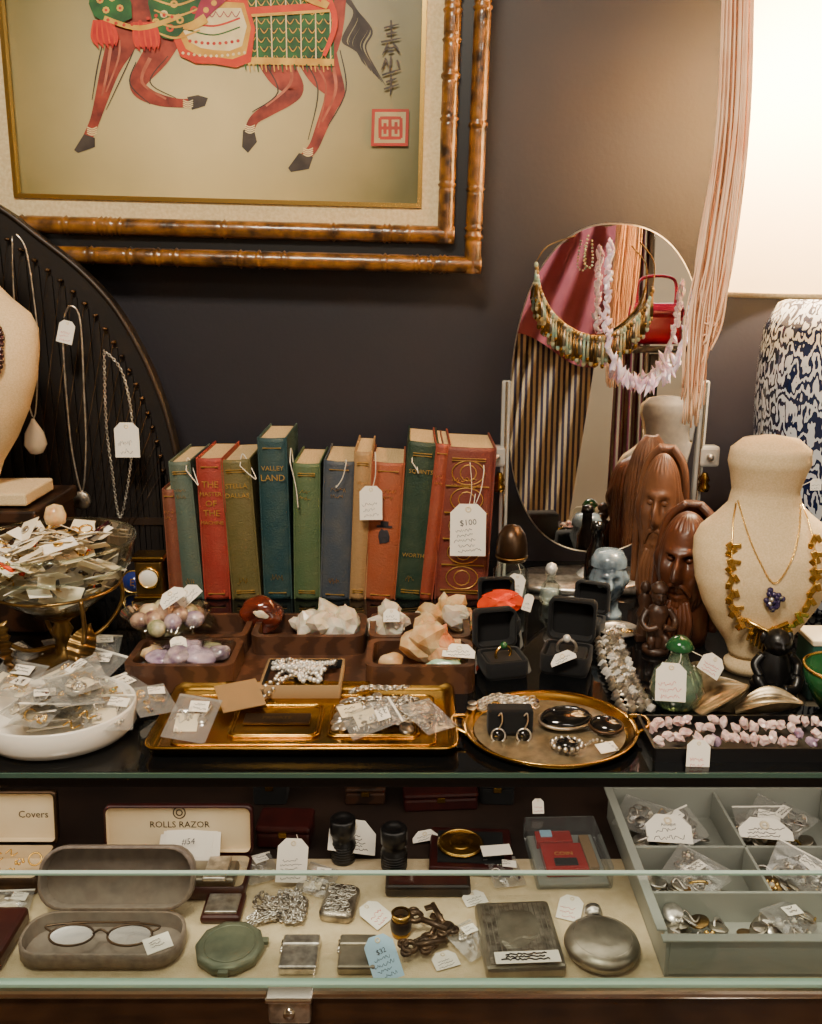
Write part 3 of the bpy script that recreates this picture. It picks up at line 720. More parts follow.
for i in range(120):
    a=q.uniform(0,6.28); r_=.084*math.sqrt(q.random()); t=q.random()**.6; z=.02+.07*t+.025*max(0,1-r_/.08)*t
    r_=min(r_,.03+.9*z)*.95; r_=min(r_,.082)
    m=X((r_*math.cos(a),r_*math.sin(a),z),q.uniform(-30,30),q.uniform(-30,30),q.uniform(0,180))
    b.box((0,0,0),(q.uniform(.022,.042),q.uniform(.018,.030),.0008),q.choice(['paper','card','card','card']),m=m)
    if i%2==0: b.trinket((0,0,.002),.008,q.choice(['gold','gold','silver','brass','bronze']),m,q)
    if i%8==0: b.tube([(-.018,0,.002),(.018,.003,.003)],.0028,q.choice(['orange','brass','gold','garnet']),6,m=m)
b.lathe([(0,0),(.012,0),(.014,.01),(.01,.022),(0,.026)],'citrine',14,c=(-.006,.03,.105))
b.done()

# ---------- white dish with bagged jewellery
p=az(62,735); b=MB('white_ceramic_dish',(p.x-.004,.912,T))
b.lathe([(0,0),(.066,0),(.078,.004),(.084,.012),(.085,.034),(.0835,.036),(.081,.034),(.079,.014),(.064,.008),(0,.007)],'whitecer',48,sy=.88); b.done()
b=MB('bagged_jewelry_pile',(p.x,.912,T+.022))
for i in range(16):
    a=R(0,6.28); q_=R(0,.05)
    b.bagit((q_*math.cos(a),q_*math.sin(a)*.8,.004+.0025*i),.052,.062,(R(-18,25),R(-20,20),R(0,360)),i,'gold' if i%3 else 'silver',i%2==0)
for i in range(24): b.trinket((R(-.055,.055),R(-.045,.045),R(0,.02)),.009,rnd.choice(['gold','silver','quartz']),I4,rnd)
b.done()
for i,(u,v,w,rz,c,dz) in enumerate(((40,668,.06,20,'silver',.006),(92,668,.062,-20,'silver',.012),(148,672,.055,-30,'gold',.01),(192,718,.05,-8,'silver',.022),(128,692,.06,60,'gold',.02),(12,680,.06,-10,'gold',.01),(70,650,.055,40,'gold',.01),(110,712,.05,15,'silver',.034),(20,655,.05,60,'silver',.014),(62,678,.06,-50,'gold',.026),(100,648,.05,10,'silver',.02),(30,690,.06,100,'gold',.03),(152,700,.045,35,'gold',.026),(372,718,.05,-70,'silver',.026),(428,716,.045,40,'oldsilver',.024))):
    pp=az(u,v,T+dz); b=MB('plastic_jewelry_bag',pp); b.bagit((0,0,0),w,w*1.2,(14 if i!=3 else 25,6,rz),20+i,c,i!=14); b.done()

# ---------- wooden compartment tray
x0=az(126,690).x; x1=az(476,697).x; yf=az(400,694).y
W_=x1-x0; tc=Vector(((x0+x1)/2,yf+.09,T)); cw=W_/2
b=MB('wooden_compartment_tray',tc)
h=.036
b.box((0,0.002,.005),(W_-.004,.176,.0099),'traywood',.002)
def comp(xa,xb,ya,yb):
    t=.008; c=dict(cx=(xa+xb)/2,cy=(ya+yb)/2)
    b.loft([rr(xb-xa,yb-ya,.014,.0,**c),rr(xb-xa,yb-ya,.014,h,**c),rr(xb-xa-2*t,yb-ya-2*t,.012,h,**c),rr(xb-xa-2*t,yb-ya-2*t,.012,.011,**c)],'traywood',True,True,False)
comp(-cw,-cw+.135,-.088,.0); comp(-cw+.14,cw-.14,.003,.088); comp(cw-.135,cw,-.09,-.002); comp(-cw,-cw+.135,.003,.088); comp(cw-.135,cw,.002,.09)
b.done()
b=MB('tumbled_stones',tc+Vector((-cw+.067,-.044,.028)))
for i,(x,y,r_,m) in enumerate(((-.03,-.008,.015,'amethyst'),(-.006,-.012,.016,'egg3'),(.018,-.006,.018,'amethyst'),(.042,.002,.012,'egg3'),(-.044,.008,.012,'citrine'),(.0,.014,.014,'amethyst'),(.03,.018,.012,'egg2'))):
    b.rock((x,y,.002+.004*(i%2)),(r_*1.15,r_,r_*.8),m,i,.2,3,True)
b.tag((-.008,.0,.02),.02,.018,(30,0,20),1)
for e in (0,1): b.grid(lambda a,c:((a-.5)*.10+.01,(c-.5)*.05,.016+.010*noise.noise(Vector((a*5,c*5,e)))),16,10,'lens')
b.done()
def rough(b,n,wx,wy,hz,r0,r1,mats,seed,tips=True):
    q=random.Random(seed)
    for i in range(n):
        x,y=q.uniform(-1,1)*wx,q.uniform(-1,1)*wy; f=max(0,1-abs(x)/wx*.7)
        b.rock((x,y,q.uniform(.2,1)*hz*f),(q.uniform(r0,r1),q.uniform(r0,r1)*.8,q.uniform(r0,r1)),q.choice(mats),seed+i,.3,2,False,1.3,rot=(q.uniform(0,90),q.uniform(0,90),0))
    if tips:
        for i in range(n):
            x,y=q.uniform(-1,1)*wx*.8,q.uniform(-1,.6)*wy; f=max(0,1-abs(x)/wx*.8)
            b.crystal((x,y,hz*f*.5),r0*.45,r1*q.uniform(.8,1.4),q.choice(mats),q.uniform(-55,40),q.uniform(0,180))
b=MB('citrine_crystal_cluster',tc+Vector((cw-.058,-.044,.03)))
rough(b,5,.020,.014,.040,.019,.027,['citrine','rosestone','rosestone'],3)
b.rock((-.045,-.01,-.002),(.016,.012,.01),'citrine',4,.15,3,True); b.rock((.02,-.028,.0),(.022,.009,.008),'jade',6,.2,3,True)
b.tag((.038,-.03,.02),.04,.02,(30,0,-10),1); b.done()
def at(u,v,z): p=az(u,v,z); return (p.x,p.y,z)
b=MB('quartz_cluster',at(330,634,T+.014)); rough(b,10,.036,.016,.042,.016,.024,['quartz'],1); b.done()
b=MB('quartz_cluster',at(392,632,T+.014)); rough(b,6,.020,.012,.036,.014,.020,['quartz'],11); b.tag((.0,-.026,.035),.022,.018,(60,0,0),1); b.done()
b=MB('citrine_crystal_cluster',at(444,628,T+.014)); rough(b,6,.024,.014,.044,.018,.026,['citrine','quartz'],21); b.done()
b=MB('agate_slice',at(262,634,T+.012)); b.rock((0,0,.03),(.03,.014,.025),'agate',5,.12,4,True,rot=(-15,20,0)); b.rock((.002,-.012,.034),(.010,.004,.006),'quartz',8,.2,3,True,rot=(-15,20,0)); b.done()
b=MB('glass_dish_of_stone_eggs',at(168,630,T+.0375))
b.lathe([(0,0),(.03,0),(.045,.010),(.056,.024),(.060,.028)],'glass',40,sy=.8)
for i in range(17):
    a=i*2.4; q_=.0105*math.sqrt(i)
    b.ball((q_*math.cos(a),q_*math.sin(a)*.8,.014+.016*(1-i/17)),(.012,.012,.015),['egg','egg2','egg','egg3','citrine','egg','egg3'][i%7],14,rot=(R(0,90),R(0,90),0))
for e in (0,1): b.grid(lambda a,c:((a-.5)*.12,(c-.5)*.08,.036+.012*noise.noise(Vector((a*5,c*5,e+9)))-.05*((a-.5)**2+(c-.5)**2)*2),18,12,'lens')
b.tag((.014,-.02,.055),.035,.02,(40,-30,20),1); b.tag((.03,.0,.05),.034,.02,(60,-40,20),1); b.done()

p=az(300,703); b=MB('jewelry_box_with_chain',(p.x,p.y+.04,T))
half(b,.098,.08,.022,.003,'kraft','velvet')
for i in range(6):
    q=random.Random(i); pts=[(q.uniform(-.04,.04),q.uniform(-.03,.03),.020+.008*q.random()) for _ in range(6)]
    b.beads(spl(pts,8),.0034,'beadclear' if i%2 else 'silver',.0064,7)
b.beads(spl([(-.03,-.03,.026),(-.052,-.045,.014),(-.05,-.052,.006),(-.02,-.03,.026)],6),.0034,'silver',.007,7)
b.done()

# ---------- brass tray
pa=az(140,762); pb_=az(460,762); W_=pb_.x-pa.x; p=az(300,762)
b=MB('brass_tray',((pa.x+pb_.x)/2,p.y+.083,T)); D=.162
b.loft([rr(W_-.02,D-.02,.012,.0),rr(W_-.004,D-.004,.016,.012),rr(W_,D,.017,.014),rr(W_-.006,D-.006,.014,.0155),rr(W_-.018,D-.018,.01,.008),rr(W_-.024,D-.024,.008,.006)],'brass',True,True,True)
for cx,cw_ in((-.035,.1),(.075,.1)):
    for q_ in (0,.006):
        b.tube(rr(cw_-q_,D*.46-q_,.008,.0068,cx=cx,cy=-.004),.0016,'brass',6,True)
b.tube(rr(W_-.05,D-.045,.01,.0065),.0012,'brass',6,True)
b.done(); TR=b
b=MB('engraved_brass_plate',TR.M@Vector((-.035,-.004,.0063))); b.box((0,0,.002),(.075,.022,.003),'bronze',.0008); b.text('PRIVATE',.009,'darkbrass',X((0,0,.0037))); b.done()
b=MB('silver_medallion_belts',TR.M@Vector((.085,-.002,.008)))
q=random.Random(31)
for i in range(30):
    m=X((q.uniform(-.05,.05),q.uniform(-.034,.032),.001+.008*q.random()),q.uniform(-20,20),q.uniform(-20,20),q.uniform(0,180),q.uniform(.7,1.15))
    b.lathe([(0,.0025),(.005,.003),(.0085,.001),(.010,.0005),(.010,-.001),(0,-.001)],q.choice(['silver','oldsilver','pewter']),18,m=m,sy=.75); b.torus((0,0,.001),.0085,.0009,'silver',16,4,m=m,sy=.75)
for i in range(6):
    P=[(q.uniform(-.05,.05),q.uniform(-.034,.036),q.uniform(.006,.013)) for _ in range(5)]
    b.chain(spl(P,8),q.choice(['silver','oldsilver']),.005,.0034,.0012)
for i in range(16): b.trinket((q.uniform(-.05,.05),q.uniform(-.034,.034),.012),.008,q.choice(['silver','oldsilver','pewter']),I4,q)
for o in (0,.004): b.chain(spl([(-.04,.04+o,.012),(-.02,.052+o,.012),(.01,.046+o,.014),(.03,.056,.012)],6),'silver',.005,.0035,.0011)
b.box((-.035,-.012,.016),(.028,.022,.0006),'card',rot=(8,0,20)); b.scrib(.02,.014,2,'ink',X((-.035,-.012,.0165),8,0,20)); b.done()
b=MB('kraft_envelope',at(240,697,T+.02)); b.box((0,0,.002),(.05,.045,.0012),'kraft',rot=(18,0,25)); b.box((.0,.012,.004),(.048,.012,.001),'kraft',rot=(18,0,25)); b.done()

# ---------- oval tray
pc=az(549,733); b=MB('oval_brass_tray',(pc.x,pc.y,T))
b.lathe([(0,.002),(.086,.002),(.092,.008),(.097,.011),(.0985,.010),(.094,.004),(.088,0),(0,0)],'brass',56,sy=.88)
b.lathe([(0,.003),(.084,.0032)],'traybase',56,sy=.88)
for s_ in(-1,1): b.tube(spl([(s_*.093,-.02,.01),(s_*.108,-.01,.014),(s_*.108,.01,.014),(s_*.093,.02,.01)],6),.003,'brass',6)
b.done(); OT=b
b=MB('earring_pair_on_stand',OT.M@Vector((-.045,-.005,.004))); b.box((0,0,.016),(.05,.02,.03),'velvet',.003)
for sx in(-.014,.014):
    b.tube(spl([(sx,-.012,.026),(sx+.003,-.014,.03),(sx+.004,-.014,.02),(sx,-.014,.01)],5),.0008,'silver',5); b.lathe([(0,0),(.0075,0),(.0065,.003),(0,.004)],'blackgloss',14,m=X((sx,-.014,.004),70)); b.torus((sx,-.0155,.004),.0075,.0014,'silver',16,5,rot=(70,0,0))
b.done()
b=MB('onyx_brooch',OT.M@Vector((.02,.01,.004))); b.ball((0,0,.01),(.030,.019,.009),'blackgloss',20,rot=(10,0,8)); b.torus((0,0,.008),.031,.002,'oldsilver',30,6,sy=.65,rot=(5,0,8))
b.done()
b=MB('dark_stone_brooch',OT.M@Vector((.062,-.004,.004))); b.ball((0,0,.009),(.018,.014,.007),'blackgloss',20,rot=(10,0,-18)); b.torus((0,0,.008),.018,.002,'bronze',24,6,sy=.8,rot=(10,0,-18)); b.done()
b=MB('silver_brooch',OT.M@Vector((.012,-.045,.004)))
b.ball((0,0,.008),(.012,.01,.006),'blackgloss',16)
for i in range(14): a=i/14*6.28; b.ball((.016*math.cos(a),.013*math.sin(a),.008),.003,'silver',7)
b.box((.042,-.004,.006),(.022,.014,.0006),'paper',rot=(15,0,20)); b.beads(spl([(.02,0,.006),(.035,.012,.006),(.055,-.01,.006)],6),.002,'silver',.005); b.done()
b=MB('silver_mesh_bracelet',OT.M@Vector((-.045,.044,.004)))
for o in(-.008,0,.008): b.chain([(-.03,o,.008),(-.01,.01+o,.012),(.02,.004+o,.01),(.04,.01+o,.008)],'silver',.005,.004,.0014)
for i in range(16): b.trinket((R(-.04,.04),R(-.01,.012),.008),.008,rnd.choice(['silver','oldsilver','gold']),I4,rnd)
b.done()
def ringbox(u,v,w,rz,ang,stone):
    p=az(u,v); b=MB('ring_box',(p.x,p.y,T),rz)
    clam(b,w,w*.9,w*.42,w*.12,'velvet','velvet',ang)
    b.box((0,0,w*.3),(w*.8,w*.7,w*.2),'velvet',.003)
    b.torus((0,-w*.05,w*.48),w*.2,w*.035,'silver' if stone!='green' else 'gold',20,6,rot=(90,0,15)); b.ball((0,-w*.08,w*.7),w*.09,stone,10)
    return b
b=ringbox(502,672,.056,12,97,'green'); b.done()
b=ringbox(566,668,.062,-18,97,'beadclear'); b.tag((0,-.035,.03),.035,.014,(50,-30,0),1); b.done()
b=ringbox(500,630,.052,5,100,'beadclear')
for i in range(11):
    a=i*.6; b.grid(lambda s_,t_:(-.004+.034*s_*math.cos(a+t_*.7),-.018+.006*math.sin(i),.052+.019*s_*math.sin(a+t_*.7)-.004*s_),6,6,'orange')
b.rock((0,-.016,.046),(.022,.008,.013),'orange',4,.5,3); b.tag((.034,-.024,.05),.014,.024,(70,20,0),1); b.done()
b=ringbox(585,632,.05,-25,100,'gold'); b.tag((-.02,-.02,.03),.014,.022,(70,20,0),1); b.done()
p=az(510,608); b=MB('perfume_bottle',(p.x,p.y,T))
b.loft([rr(.05,.036,.008,0),rr(.052,.038,.009,.004),rr(.052,.038,.009,.06),rr(.032,.028,.01,.072),rr(.026,.026,.012,.08)],'glass',False,False)
b.loft([rr(.044,.030,.007,.004),rr(.044,.030,.007,.034)],'frost',True,True)
b.lathe([(0,.078),(.022,.078),(.024,.09),(.023,.105),(.02,.118),(.012,.13),(0,.134)],'bronze',28); b.torus((0,0,.084),.023,.002,'darkbrass',24,6)
b.tag((.005,-.022,.045),.026,.034,(80,12,0),2,None,False,(.008,-.02,.078)); b.done()
b=MB('dark_glass_bottle',az(590,592)+Vector((0,-.03,0))); b.lathe([(0,0),(.017,0),(.018,.04),(.016,.075),(.009,.092),(.008,.112),(.011,.115),(.009,.125),(0,.127)],'blackgloss',24); b.done()
# small clear glass pieces in front of the mirror
b=MB('cut_glass_scent_bottle',az(550,603))
b.lathe([(0,.001),(.015,.001),(.018,.010),(.016,.028),(.008,.036),(.006,.044),(.009,.047)],'glass',10,smooth=False); b.lathe([(0,.003),(.012,.004),(.013,.022),(0,.024)],'frost',10); b.ball((0,0,.056),(.010,.010,.011),'beadclear',6); b.done()
b=MB('crystal_salt_cellar',az(572,612)); b.lathe([(0,0),(.016,0),(.022,.012),(.021,.018),(.016,.012),(0,.006)],'frost',12,smooth=False)
for i in range(6): b.trinket((R(-.01,.01),R(-.01,.01),.014),.006,'silver',I4,rnd)
b.done()
b=MB('silver_trinket_dish',az(618,634)); b.lathe([(0,0),(.018,0),(.028,.006),(.030,.009),(.027,.007),(.016,.003),(0,.002)],'silver',28)
for i in range(8): b.trinket((R(-.014,.014),R(-.014,.014),.008),.007,rnd.choice(['gold','silver','beadclear']),I4,rnd)
b.done()
p=az(606,616); b=MB('carved_stone_head',(p.x,p.y,T),-6); b.lathe([(0,0),(.024,0),(.022,.008),(.017,.014),(.016,.03)],'bluestone',24); b.head((0,-.002,.060),(.025,.026,.038),'bluestone',k=1.4,n=44); b.lathe([(0,.103),(.020,.101),(.026,.09),(.027,.080)],'bluestone',24,c=(0,.003,0)); b.done()
# carved wooden heads
def woodhead(M,mt):
    b=MB('carved_wooden_head',M=M)
    b.lathe([(0,0),(.034,0),(.038,.02),(.036,.05),(.034,.09)],mt,28,sy=.9,c=(0,.006,0)); b.head((0,-.008,.120),(.036,.040,.066),mt,beard=.3,n=64,k=1.9)
    for i in range(15):
        a=math.radians(-5+i*(190/14))
        b.tube(spl([(.010*math.cos(a),.018+.008*math.sin(a),.190),(.034*math.cos(a),.014+.026*math.sin(a),.165),(.043*math.cos(a),.012+.034*math.sin(a),.10),(.043*math.cos(a),.012+.032*math.sin(a),.02)],6),.006,mt,7)
    for i in range(7): x=-.021+.007*i; b.tube(spl([(x*.6,-.036,.070),(x,-.044,.045),(x*.8,-.040,.012)],5),.0046,mt,6)
    for sx in(-1,1): b.tube(spl([(0,-.050,.096),(sx*.010,-.048,.093),(sx*.018,-.040,.080)],5),.0034,mt,6); b.ball((sx*.0125,-.0395,.1285),(.006,.004,.0035),mt,12)
    b.done()
p=az(682,645); woodhead(X((p.x,p.y+.012,T),0,0,-30)@Matrix.Diagonal((.95,.95,1.02,1)),'carvwood')
p=ay(660,520,1.33); woodhead(X((p.x,1.33,T),0,0,-30)@Matrix.Diagonal((.86,.62,1.27,1)),'carvwood3')
p=az(655,652); b=MB('carved_wooden_figurine',(p.x,p.y,T))
b.lathe([(0,0),(.018,0),(.018,.008),(.012,.01)],'carvwood2',20)
b.lathe([(.012,.01),(.014,.03),(.011,.045),(.015,.058),(.012,.066),(.006,.07)],'carvwood2',20,sy=.8); b.head((0,0,.08),(.0095,.01,.013),'carvwood2',n=20)
for s_ in(-1,1):
    b.tube(spl([(s_*.014,0,.062),(s_*.022,-.006,.048),(s_*.016,-.016,.04),(s_*.004,-.018,.044)],5),.0045,'carvwood2',7); b.tube(spl([(s_*.007,0,.03),(s_*.01,-.012,.022),(s_*.008,-.008,.008)],5),.0055,'carvwood2',7)
b.lathe([(.011,.088),(.012,.094),(.006,.1),(0,.103)],'carvwood2',16); b.done()
b=MB('carved_wooden_post_figurine',az(642,640)); b.box((0,0,.006),(.022,.02,.012),'carvwood2',.002); b.lathe([(.01,.01),(.008,.03),(.011,.04),(.007,.05),(.01,.062),(.004,.072)],'carvwood2',16); b.head((0,0,.078),(.007,.007,.01),'carvwood2',n=16); b.done()
p=az(772,688); b=MB('black_stone_seated_figurine',(p.x,p.y,T))
b.lathe([(0,0),(.026,0),(.028,.006),(.024,.01)],'black',24,sy=.8); b.lathe([(.022,.008),(.024,.02),(.018,.04),(.013,.05)],'black',24,sy=.75); b.head((0,-.002,.062),(.016,.016,.017),'black',n=24)
for s_ in(-1,1):
    b.tube(spl([(s_*.016,0,.045),(s_*.026,-.004,.034),(s_*.022,-.014,.022)],5),.0055,'black',8); b.tube(spl([(s_*.01,.0,.014),(s_*.024,-.012,.02),(s_*.018,-.02,.008),(s_*.004,-.022,.008)],5),.007,'black',8); b.ball((s_*.016,.002,.066),(.005,.003,.008),'black',8)
b.done()
p=az(680,712); b=MB('green_glass_bottle',(p.x,p.y+.02,T))
b.lathe([(0,.001),(.022,.001),(.029,.008),(.031,.024),(.027,.042),(.013,.054),(.010,.066),(.013,.072)],'greenglass',32); b.lathe([(0,.070),(.013,.070),(.017,.074),(.012,.082),(.006,.087),(0,.088)],'green',24)
b.lathe([(0,.004),(.022,.007),(.025,.022),(.02,.032),(0,.034)],'frost',24)
for i in range(12): a=i*.5236; b.tube([(.022*math.cos(a),.022*math.sin(a),.003),(.0315*math.cos(a),.0315*math.sin(a),.022),(.018*math.cos(a),.018*math.sin(a),.05)],.0012,'silver',5)
b.tag((-.018,-.034,.045),.034,.044,(75,0,-8),2,None,True,(-.002,-.012,.074)); b.tag((.032,-.02,.06),.03,.024,(70,35,0),2,None,True,(.005,-.01,.076)); b.done()
b=MB('crystal_bead_bracelets',az(628,675))
q=random.Random(6)
for o in(-.020,-.010,0,.010):
    P=[b.L(az(612,640,T+.006)),b.L(az(620,665,T+.01)),b.L(az(630,690,T+.01)),b.L(az(642,712,T+.006))]
    for p_ in resample([q_+Vector((o,0,.004*math.cos(o*100))) for q_ in spl(P,6)],.0105):
        b.rock(p_+Vector((q.uniform(-.002,.002),0,q.uniform(0,.003))),.0062,q.choice(['beadclear','silver','pewter']),1,.3,1)
b.done()
for (u,v,rz,s_) in ((722,708,25,1.15),(768,716,-15,1.1),(704,684,60,.9)):
    b=MB('folded_shell_dish',az(u,v),rz)
    fn=lambda a,c:(.066*(a-.5)*s_,.044*s_*(c-.5)*math.sin(math.pi*min(1,a*.88+.1)),s_*(.003+.018*(2*(c-.5))**2*math.sin(math.pi*a)+.016*a*a+.0008*math.sin(c*50)))
    b.grid(fn,16,24,'shell'); b.grid(lambda a,c:tuple(Vector(fn(a,c))-Vector((0,0,.0015))),16,24,'shell'); b.done()
xa=az(648,752).x; w=.62-xa
b=MB('black_display_tray',((xa+.62)/2,.885,T))
b.loft([rr(w,.075,.003,0),rr(w,.075,.003,.016),rr(w-.006,.069,.003,.016),rr(w-.006,.069,.003,.006)],'black',True,True,False); b.done(); q=random.Random(4)
b=MB('rose_quartz_strand',((xa+.62)/2,.885,T+.012))
for r_ in range(2):
    for i in range(34):
        b.rock((-w/2+.012+i*(w-.02)/34,-.012+r_*.03+q.uniform(-.008,.008),q.uniform(0,.006)),(.0065,.005,.0045),'pinkquartz' if q.random()<.93 else 'amethyst',i,.5,2,rot=(q.uniform(0,90),q.uniform(0,90),0))
b.tag((-w/2+.045,-.043,-.004),.024,.038,(70,4,-4),2,None,True,(-w/2+.045,-.02,.01)); b.done()
b=MB('green_glazed_bowl',az(840,712)); b.lathe([(0,0),(.02,0),(.03,.012),(.042,.034),(.046,.056),(.044,.056),(.038,.034),(.026,.014),(0,.006)],'green',36); b.torus((0,0,.056),.045,.002,'gold',36,6); b.done()
b=MB('small_teal_box',az(836,672)); b.box((0,.02,.02),(.07,.05,.04),'tealbox',.003); b.box((0,.02,.042),(.074,.054,.008),'card',.002); b.done()
b=MB('brass_carriage_clock',az(150,604)); b.box((0,.02,.006),(.05,.04,.012),'brass',.002); b.box((0,.02,.04),(.042,.034,.056),'darkbrass',.003); b.box((0,.02,.072),(.05,.04,.008),'brass',.002)
b.lathe([(0,0),(.015,0),(.016,-.002)],'paper',20,m=X((0,.0015,.042),90)); b.torus((0,.001,.042),.016,.0018,'gold',20,6,rot=(90,0,0)); b.done()
b=MB('enamel_medallion',az(134,592)); b.lathe([(0,0),(.017,0),(.018,.003),(0,.005)],'navy',24,m=X((0,0,.018),75)); b.torus((0,-.002,.018),.0175,.002,'gold',24,6,rot=(75,0,0)); b.text('E',.016,'gold',X((0,-.006,.018),75)); b.done()

# ================= lower shelf
def S(u,v,z=0): return az(u,v,SH+z)
p=S(94,974); b=MB('eyeglasses_case',(p.x,p.y+.038,SH+.0005),0)
lm=clam(b,.190,.074,.024,.03,'greyleather','caselining',118); b.done()
b=MB('wire_eyeglasses',(p.x,p.y+.030,SH+.0235))
for s_ in(-1,1):
    b.torus((s_*.034,0,.004),.026,.0014,'iron',28,6,rot=(12,0,0),sy=.55)
    b.lathe([(0,0),(.0245,0)],'lens',28,m=X((s_*.034,0,.004),12,0,0),sy=.55)
    b.tube(spl([(s_*.06,.004,.006),(s_*.066,.01,.008),(s_*.03,.018,.006),(-s_*.04,.02,.005)],6),.0014,'iron',5)
b.tube(spl([(-.009,0,.006),(0,.002,.010),(.009,0,.006)],5),.0015,'iron',5)
b.box((.070,-.012,.003),(.03,.024,.0006),'paper',rot=(5,0,30)); b.scrib(.02,.012,3,'ink',X((.070,-.012,.0035),5,0,30)); b.done()
p=S(166,904); b=MB('razor_case',(p.x,p.y+.038,SH+.0005))
lm=clam(b,.198,.068,.020,.008,'maroon','satin',98,.012)
b.text('ROLLS RAZOR',.0125,'bronze',lm@X((0,.004,.0042))); b.torus((0,-.0,.0042),.008,.0008,'bronze',18,4,m=lm@X((0,.021,0))); b.torus((0,-.0,.0042),.004,.0008,'bronze',12,4,m=lm@X((0,.021,0)))
b.box((0,-.004,.018),(.17,.042,.014),'pewter',.004); b.box((.06,-.005,.027),(.03,.046,.006),'silver',.002); b.done()
b=MB('price_card_stack',S(186,848,.03))
for i in range(3): b.box((i*.005,.0,.004+.0015*i),(.072,.036,.0008),'paper',.0,rot=(45,0,-4+4*i))
b.text('#54',.011,'ink',X((.005,-.004,.0125),45,0,4)); b.box((0,0.012,-.012),(.03,.012,.03),'card'); b.done()
p=S(-8,900); b=MB('satin_jewelry_box',(p.x,p.y+.045,SH+.0005)); lm=clam(b,.11,.074,.024,.006,'bronze','satin',98,.014); b.text('Covers',.014,'bronze',lm@X((.02,.0,.0042)))
for i in range(8): b.trinket((R(-.04,.04),R(-.025,.025),.02),.008,'gold',I4,rnd)
b.done()
b=MB('dark_leather_wallet',S(-14,966)); b.box((0,.03,.012),(.045,.09,.022),'maroon',.006); b.done()
b=MB('folded_leather_case',S(222,918)); b.box((0.0,.012,.006),(.05,.05,.01),'maroon',.004); b.box((.0,.01,.013),(.04,.034,.004),'silver',.001); b.done()
p=S(228,962); b=MB('round_powder_compact',(p.x,p.y+.014,SH+.0005)); b.lathe([(0,0),(.036,0),(.0405,.003),(.041,.008),(.040,.012),(.034,.0135),(.02,.014),(0,.014)],'patina',10); b.box((0,-.041,.008),(.012,.006,.006),'patina',.001); b.box((.039,.01,.008),(.01,.008,.006),'patina',.001); b.torus((0,0,.0135),.03,.001,'patina',32,5); b.done()
for u,v in((299,966),(357,966)):
    p=S(u,v); b=MB('pocket_lighter',(p.x,p.y+.010,SH+.0005)); mt='silver' if u<320 else 'pewter'; b.box((0,-.008,.006),(.044,.036,.012),mt,.003); b.box((0,.0195,.006),(.044,.018,.012),mt,.003)
    b.tube([(-.022,.0,.009),(-.022,.02,.009)],.0018,'chrome',6); b.done()
b=MB('price_tag',S(383,968)); b.tag((0,0,.014),.036,.050,(35,0,25),3,'$32',False,(-.012,.03,.004),'bluetag'); b.done()
p=S(278,912); b=MB('silver_chain_pile',(p.x,p.y,SH+.002))
q=random.Random(8)
for i in range(14): b.chain(spl([(q.uniform(-.036,.036),q.uniform(-.03,.03),q.uniform(.002,.012)) for _ in range(5)],8),q.choice(['silver','oldsilver']),.005,.0034,.0012)
b.done()
p=S(340,908); b=MB('engraved_vesta_case',(p.x,p.y,SH+.0005),-8); b.loft([rr(.038,.056,.008,0),rr(.043,.060,.009,.004),rr(.043,.060,.009,.010),rr(.036,.054,.008,.014)],'oldsilver',True,True)
for i in range(40): b.torus((q.uniform(-.016,.016),q.uniform(-.024,.024),.0142),q.uniform(.002,.005),.0008,'silver',10,4)
b.done()
b=MB('price_tag',S(375,918)); b.tag((0,0,.006),.032,.038,(12,0,50),2,None,True); b.done()
b=MB('brass_magnifier_loupe',S(401,934)); b.lathe([(0,0),(.011,0),(.012,.006),(.009,.01),(.011,.024),(.012,.03),(.009,.03)],'brass',24); b.lathe([(.0125,.008),(.0135,.016),(.012,.022)],'black',24); b.lathe([(0,.028),(.009,.029)],'glass',20); b.done()
p=S(436,948); b=MB('ornate_iron_keys',(p.x,p.y,SH+.004))
for i,(x,y,rz) in enumerate(((0,.03,70),(.006,0.01,40),(-.008,-.008,15),(.004,.035,110),(-.004,.015,-30))):
    m=X((x,y,.002+.004*i),0,0,rz); b.tube([(-.018,0,0),(.02,0,0)],.0036,'iron',8,m=m); b.torus((-.024,0,0),.008,.0034,'iron',16,6,m=m); b.torus((-.03,.007,0),.005,.0026,'iron',12,6,m=m); b.torus((-.03,-.007,0),.005,.0026,'iron',12,6,m=m); b.box((.016,.006,0),(.008,.012,.003),'iron',.001,m=m)
b.done()
for u,v in((445,962),(474,900)): b=MB('price_tag',S(u,v)); b.tag((0,0,.003),.03,.024,(6,0,20),2); b.done()
p=S(524,982); b=MB('cigarette_case',(p.x,p.y+.056,SH+.0005),3); b.box((0,0,.010),(.092,.112,.018),'pewter',.005); b.box((0,.0,.0195),(.08,.098,.001),'oldsilver',.0004)
for x in range(-6,7): b.box((x*.006,.0,.0203),(.0010,.096,.0006),'pewter')
b.rock((0,.005,.0203),(.022,.028,.0010),'pewter',3,.5,3)
b.grid(lambda a,c:((a-.5)*.098,(c-.5)*.122,.0226+.0014*noise.noise(Vector((a*7,c*7,2)))),18,18,'lens'); b.box((.002,-.046,.0244),(.074,.018,.0006),'paper'); b.scrib(.066,.012,3,'ink',X((.002,-.046,.0250)))
b.done()
p=S(609,980); b=MB('round_hip_flask',(p.x,p.y+.042,SH+.0005)); b.lathe([(0,0),(.034,.0),(.042,.006),(.0445,.012),(.042,.018),(.035,.023),(.018,.0255),(0,.026)],'pewter',48); b.lathe([(.009,0),(.009,.008),(.011,.009),(.011,.018),(0,.019)],'silver',20,m=X((0,.04,.012),-90)); b.torus((0,0,.0225),.034,.0009,'oldsilver',40,5); b.done()
b=MB('price_tag',S(570,912)); b.tag((0,0,.006),.03,.036,(15,0,-20),2,None,True); b.done()
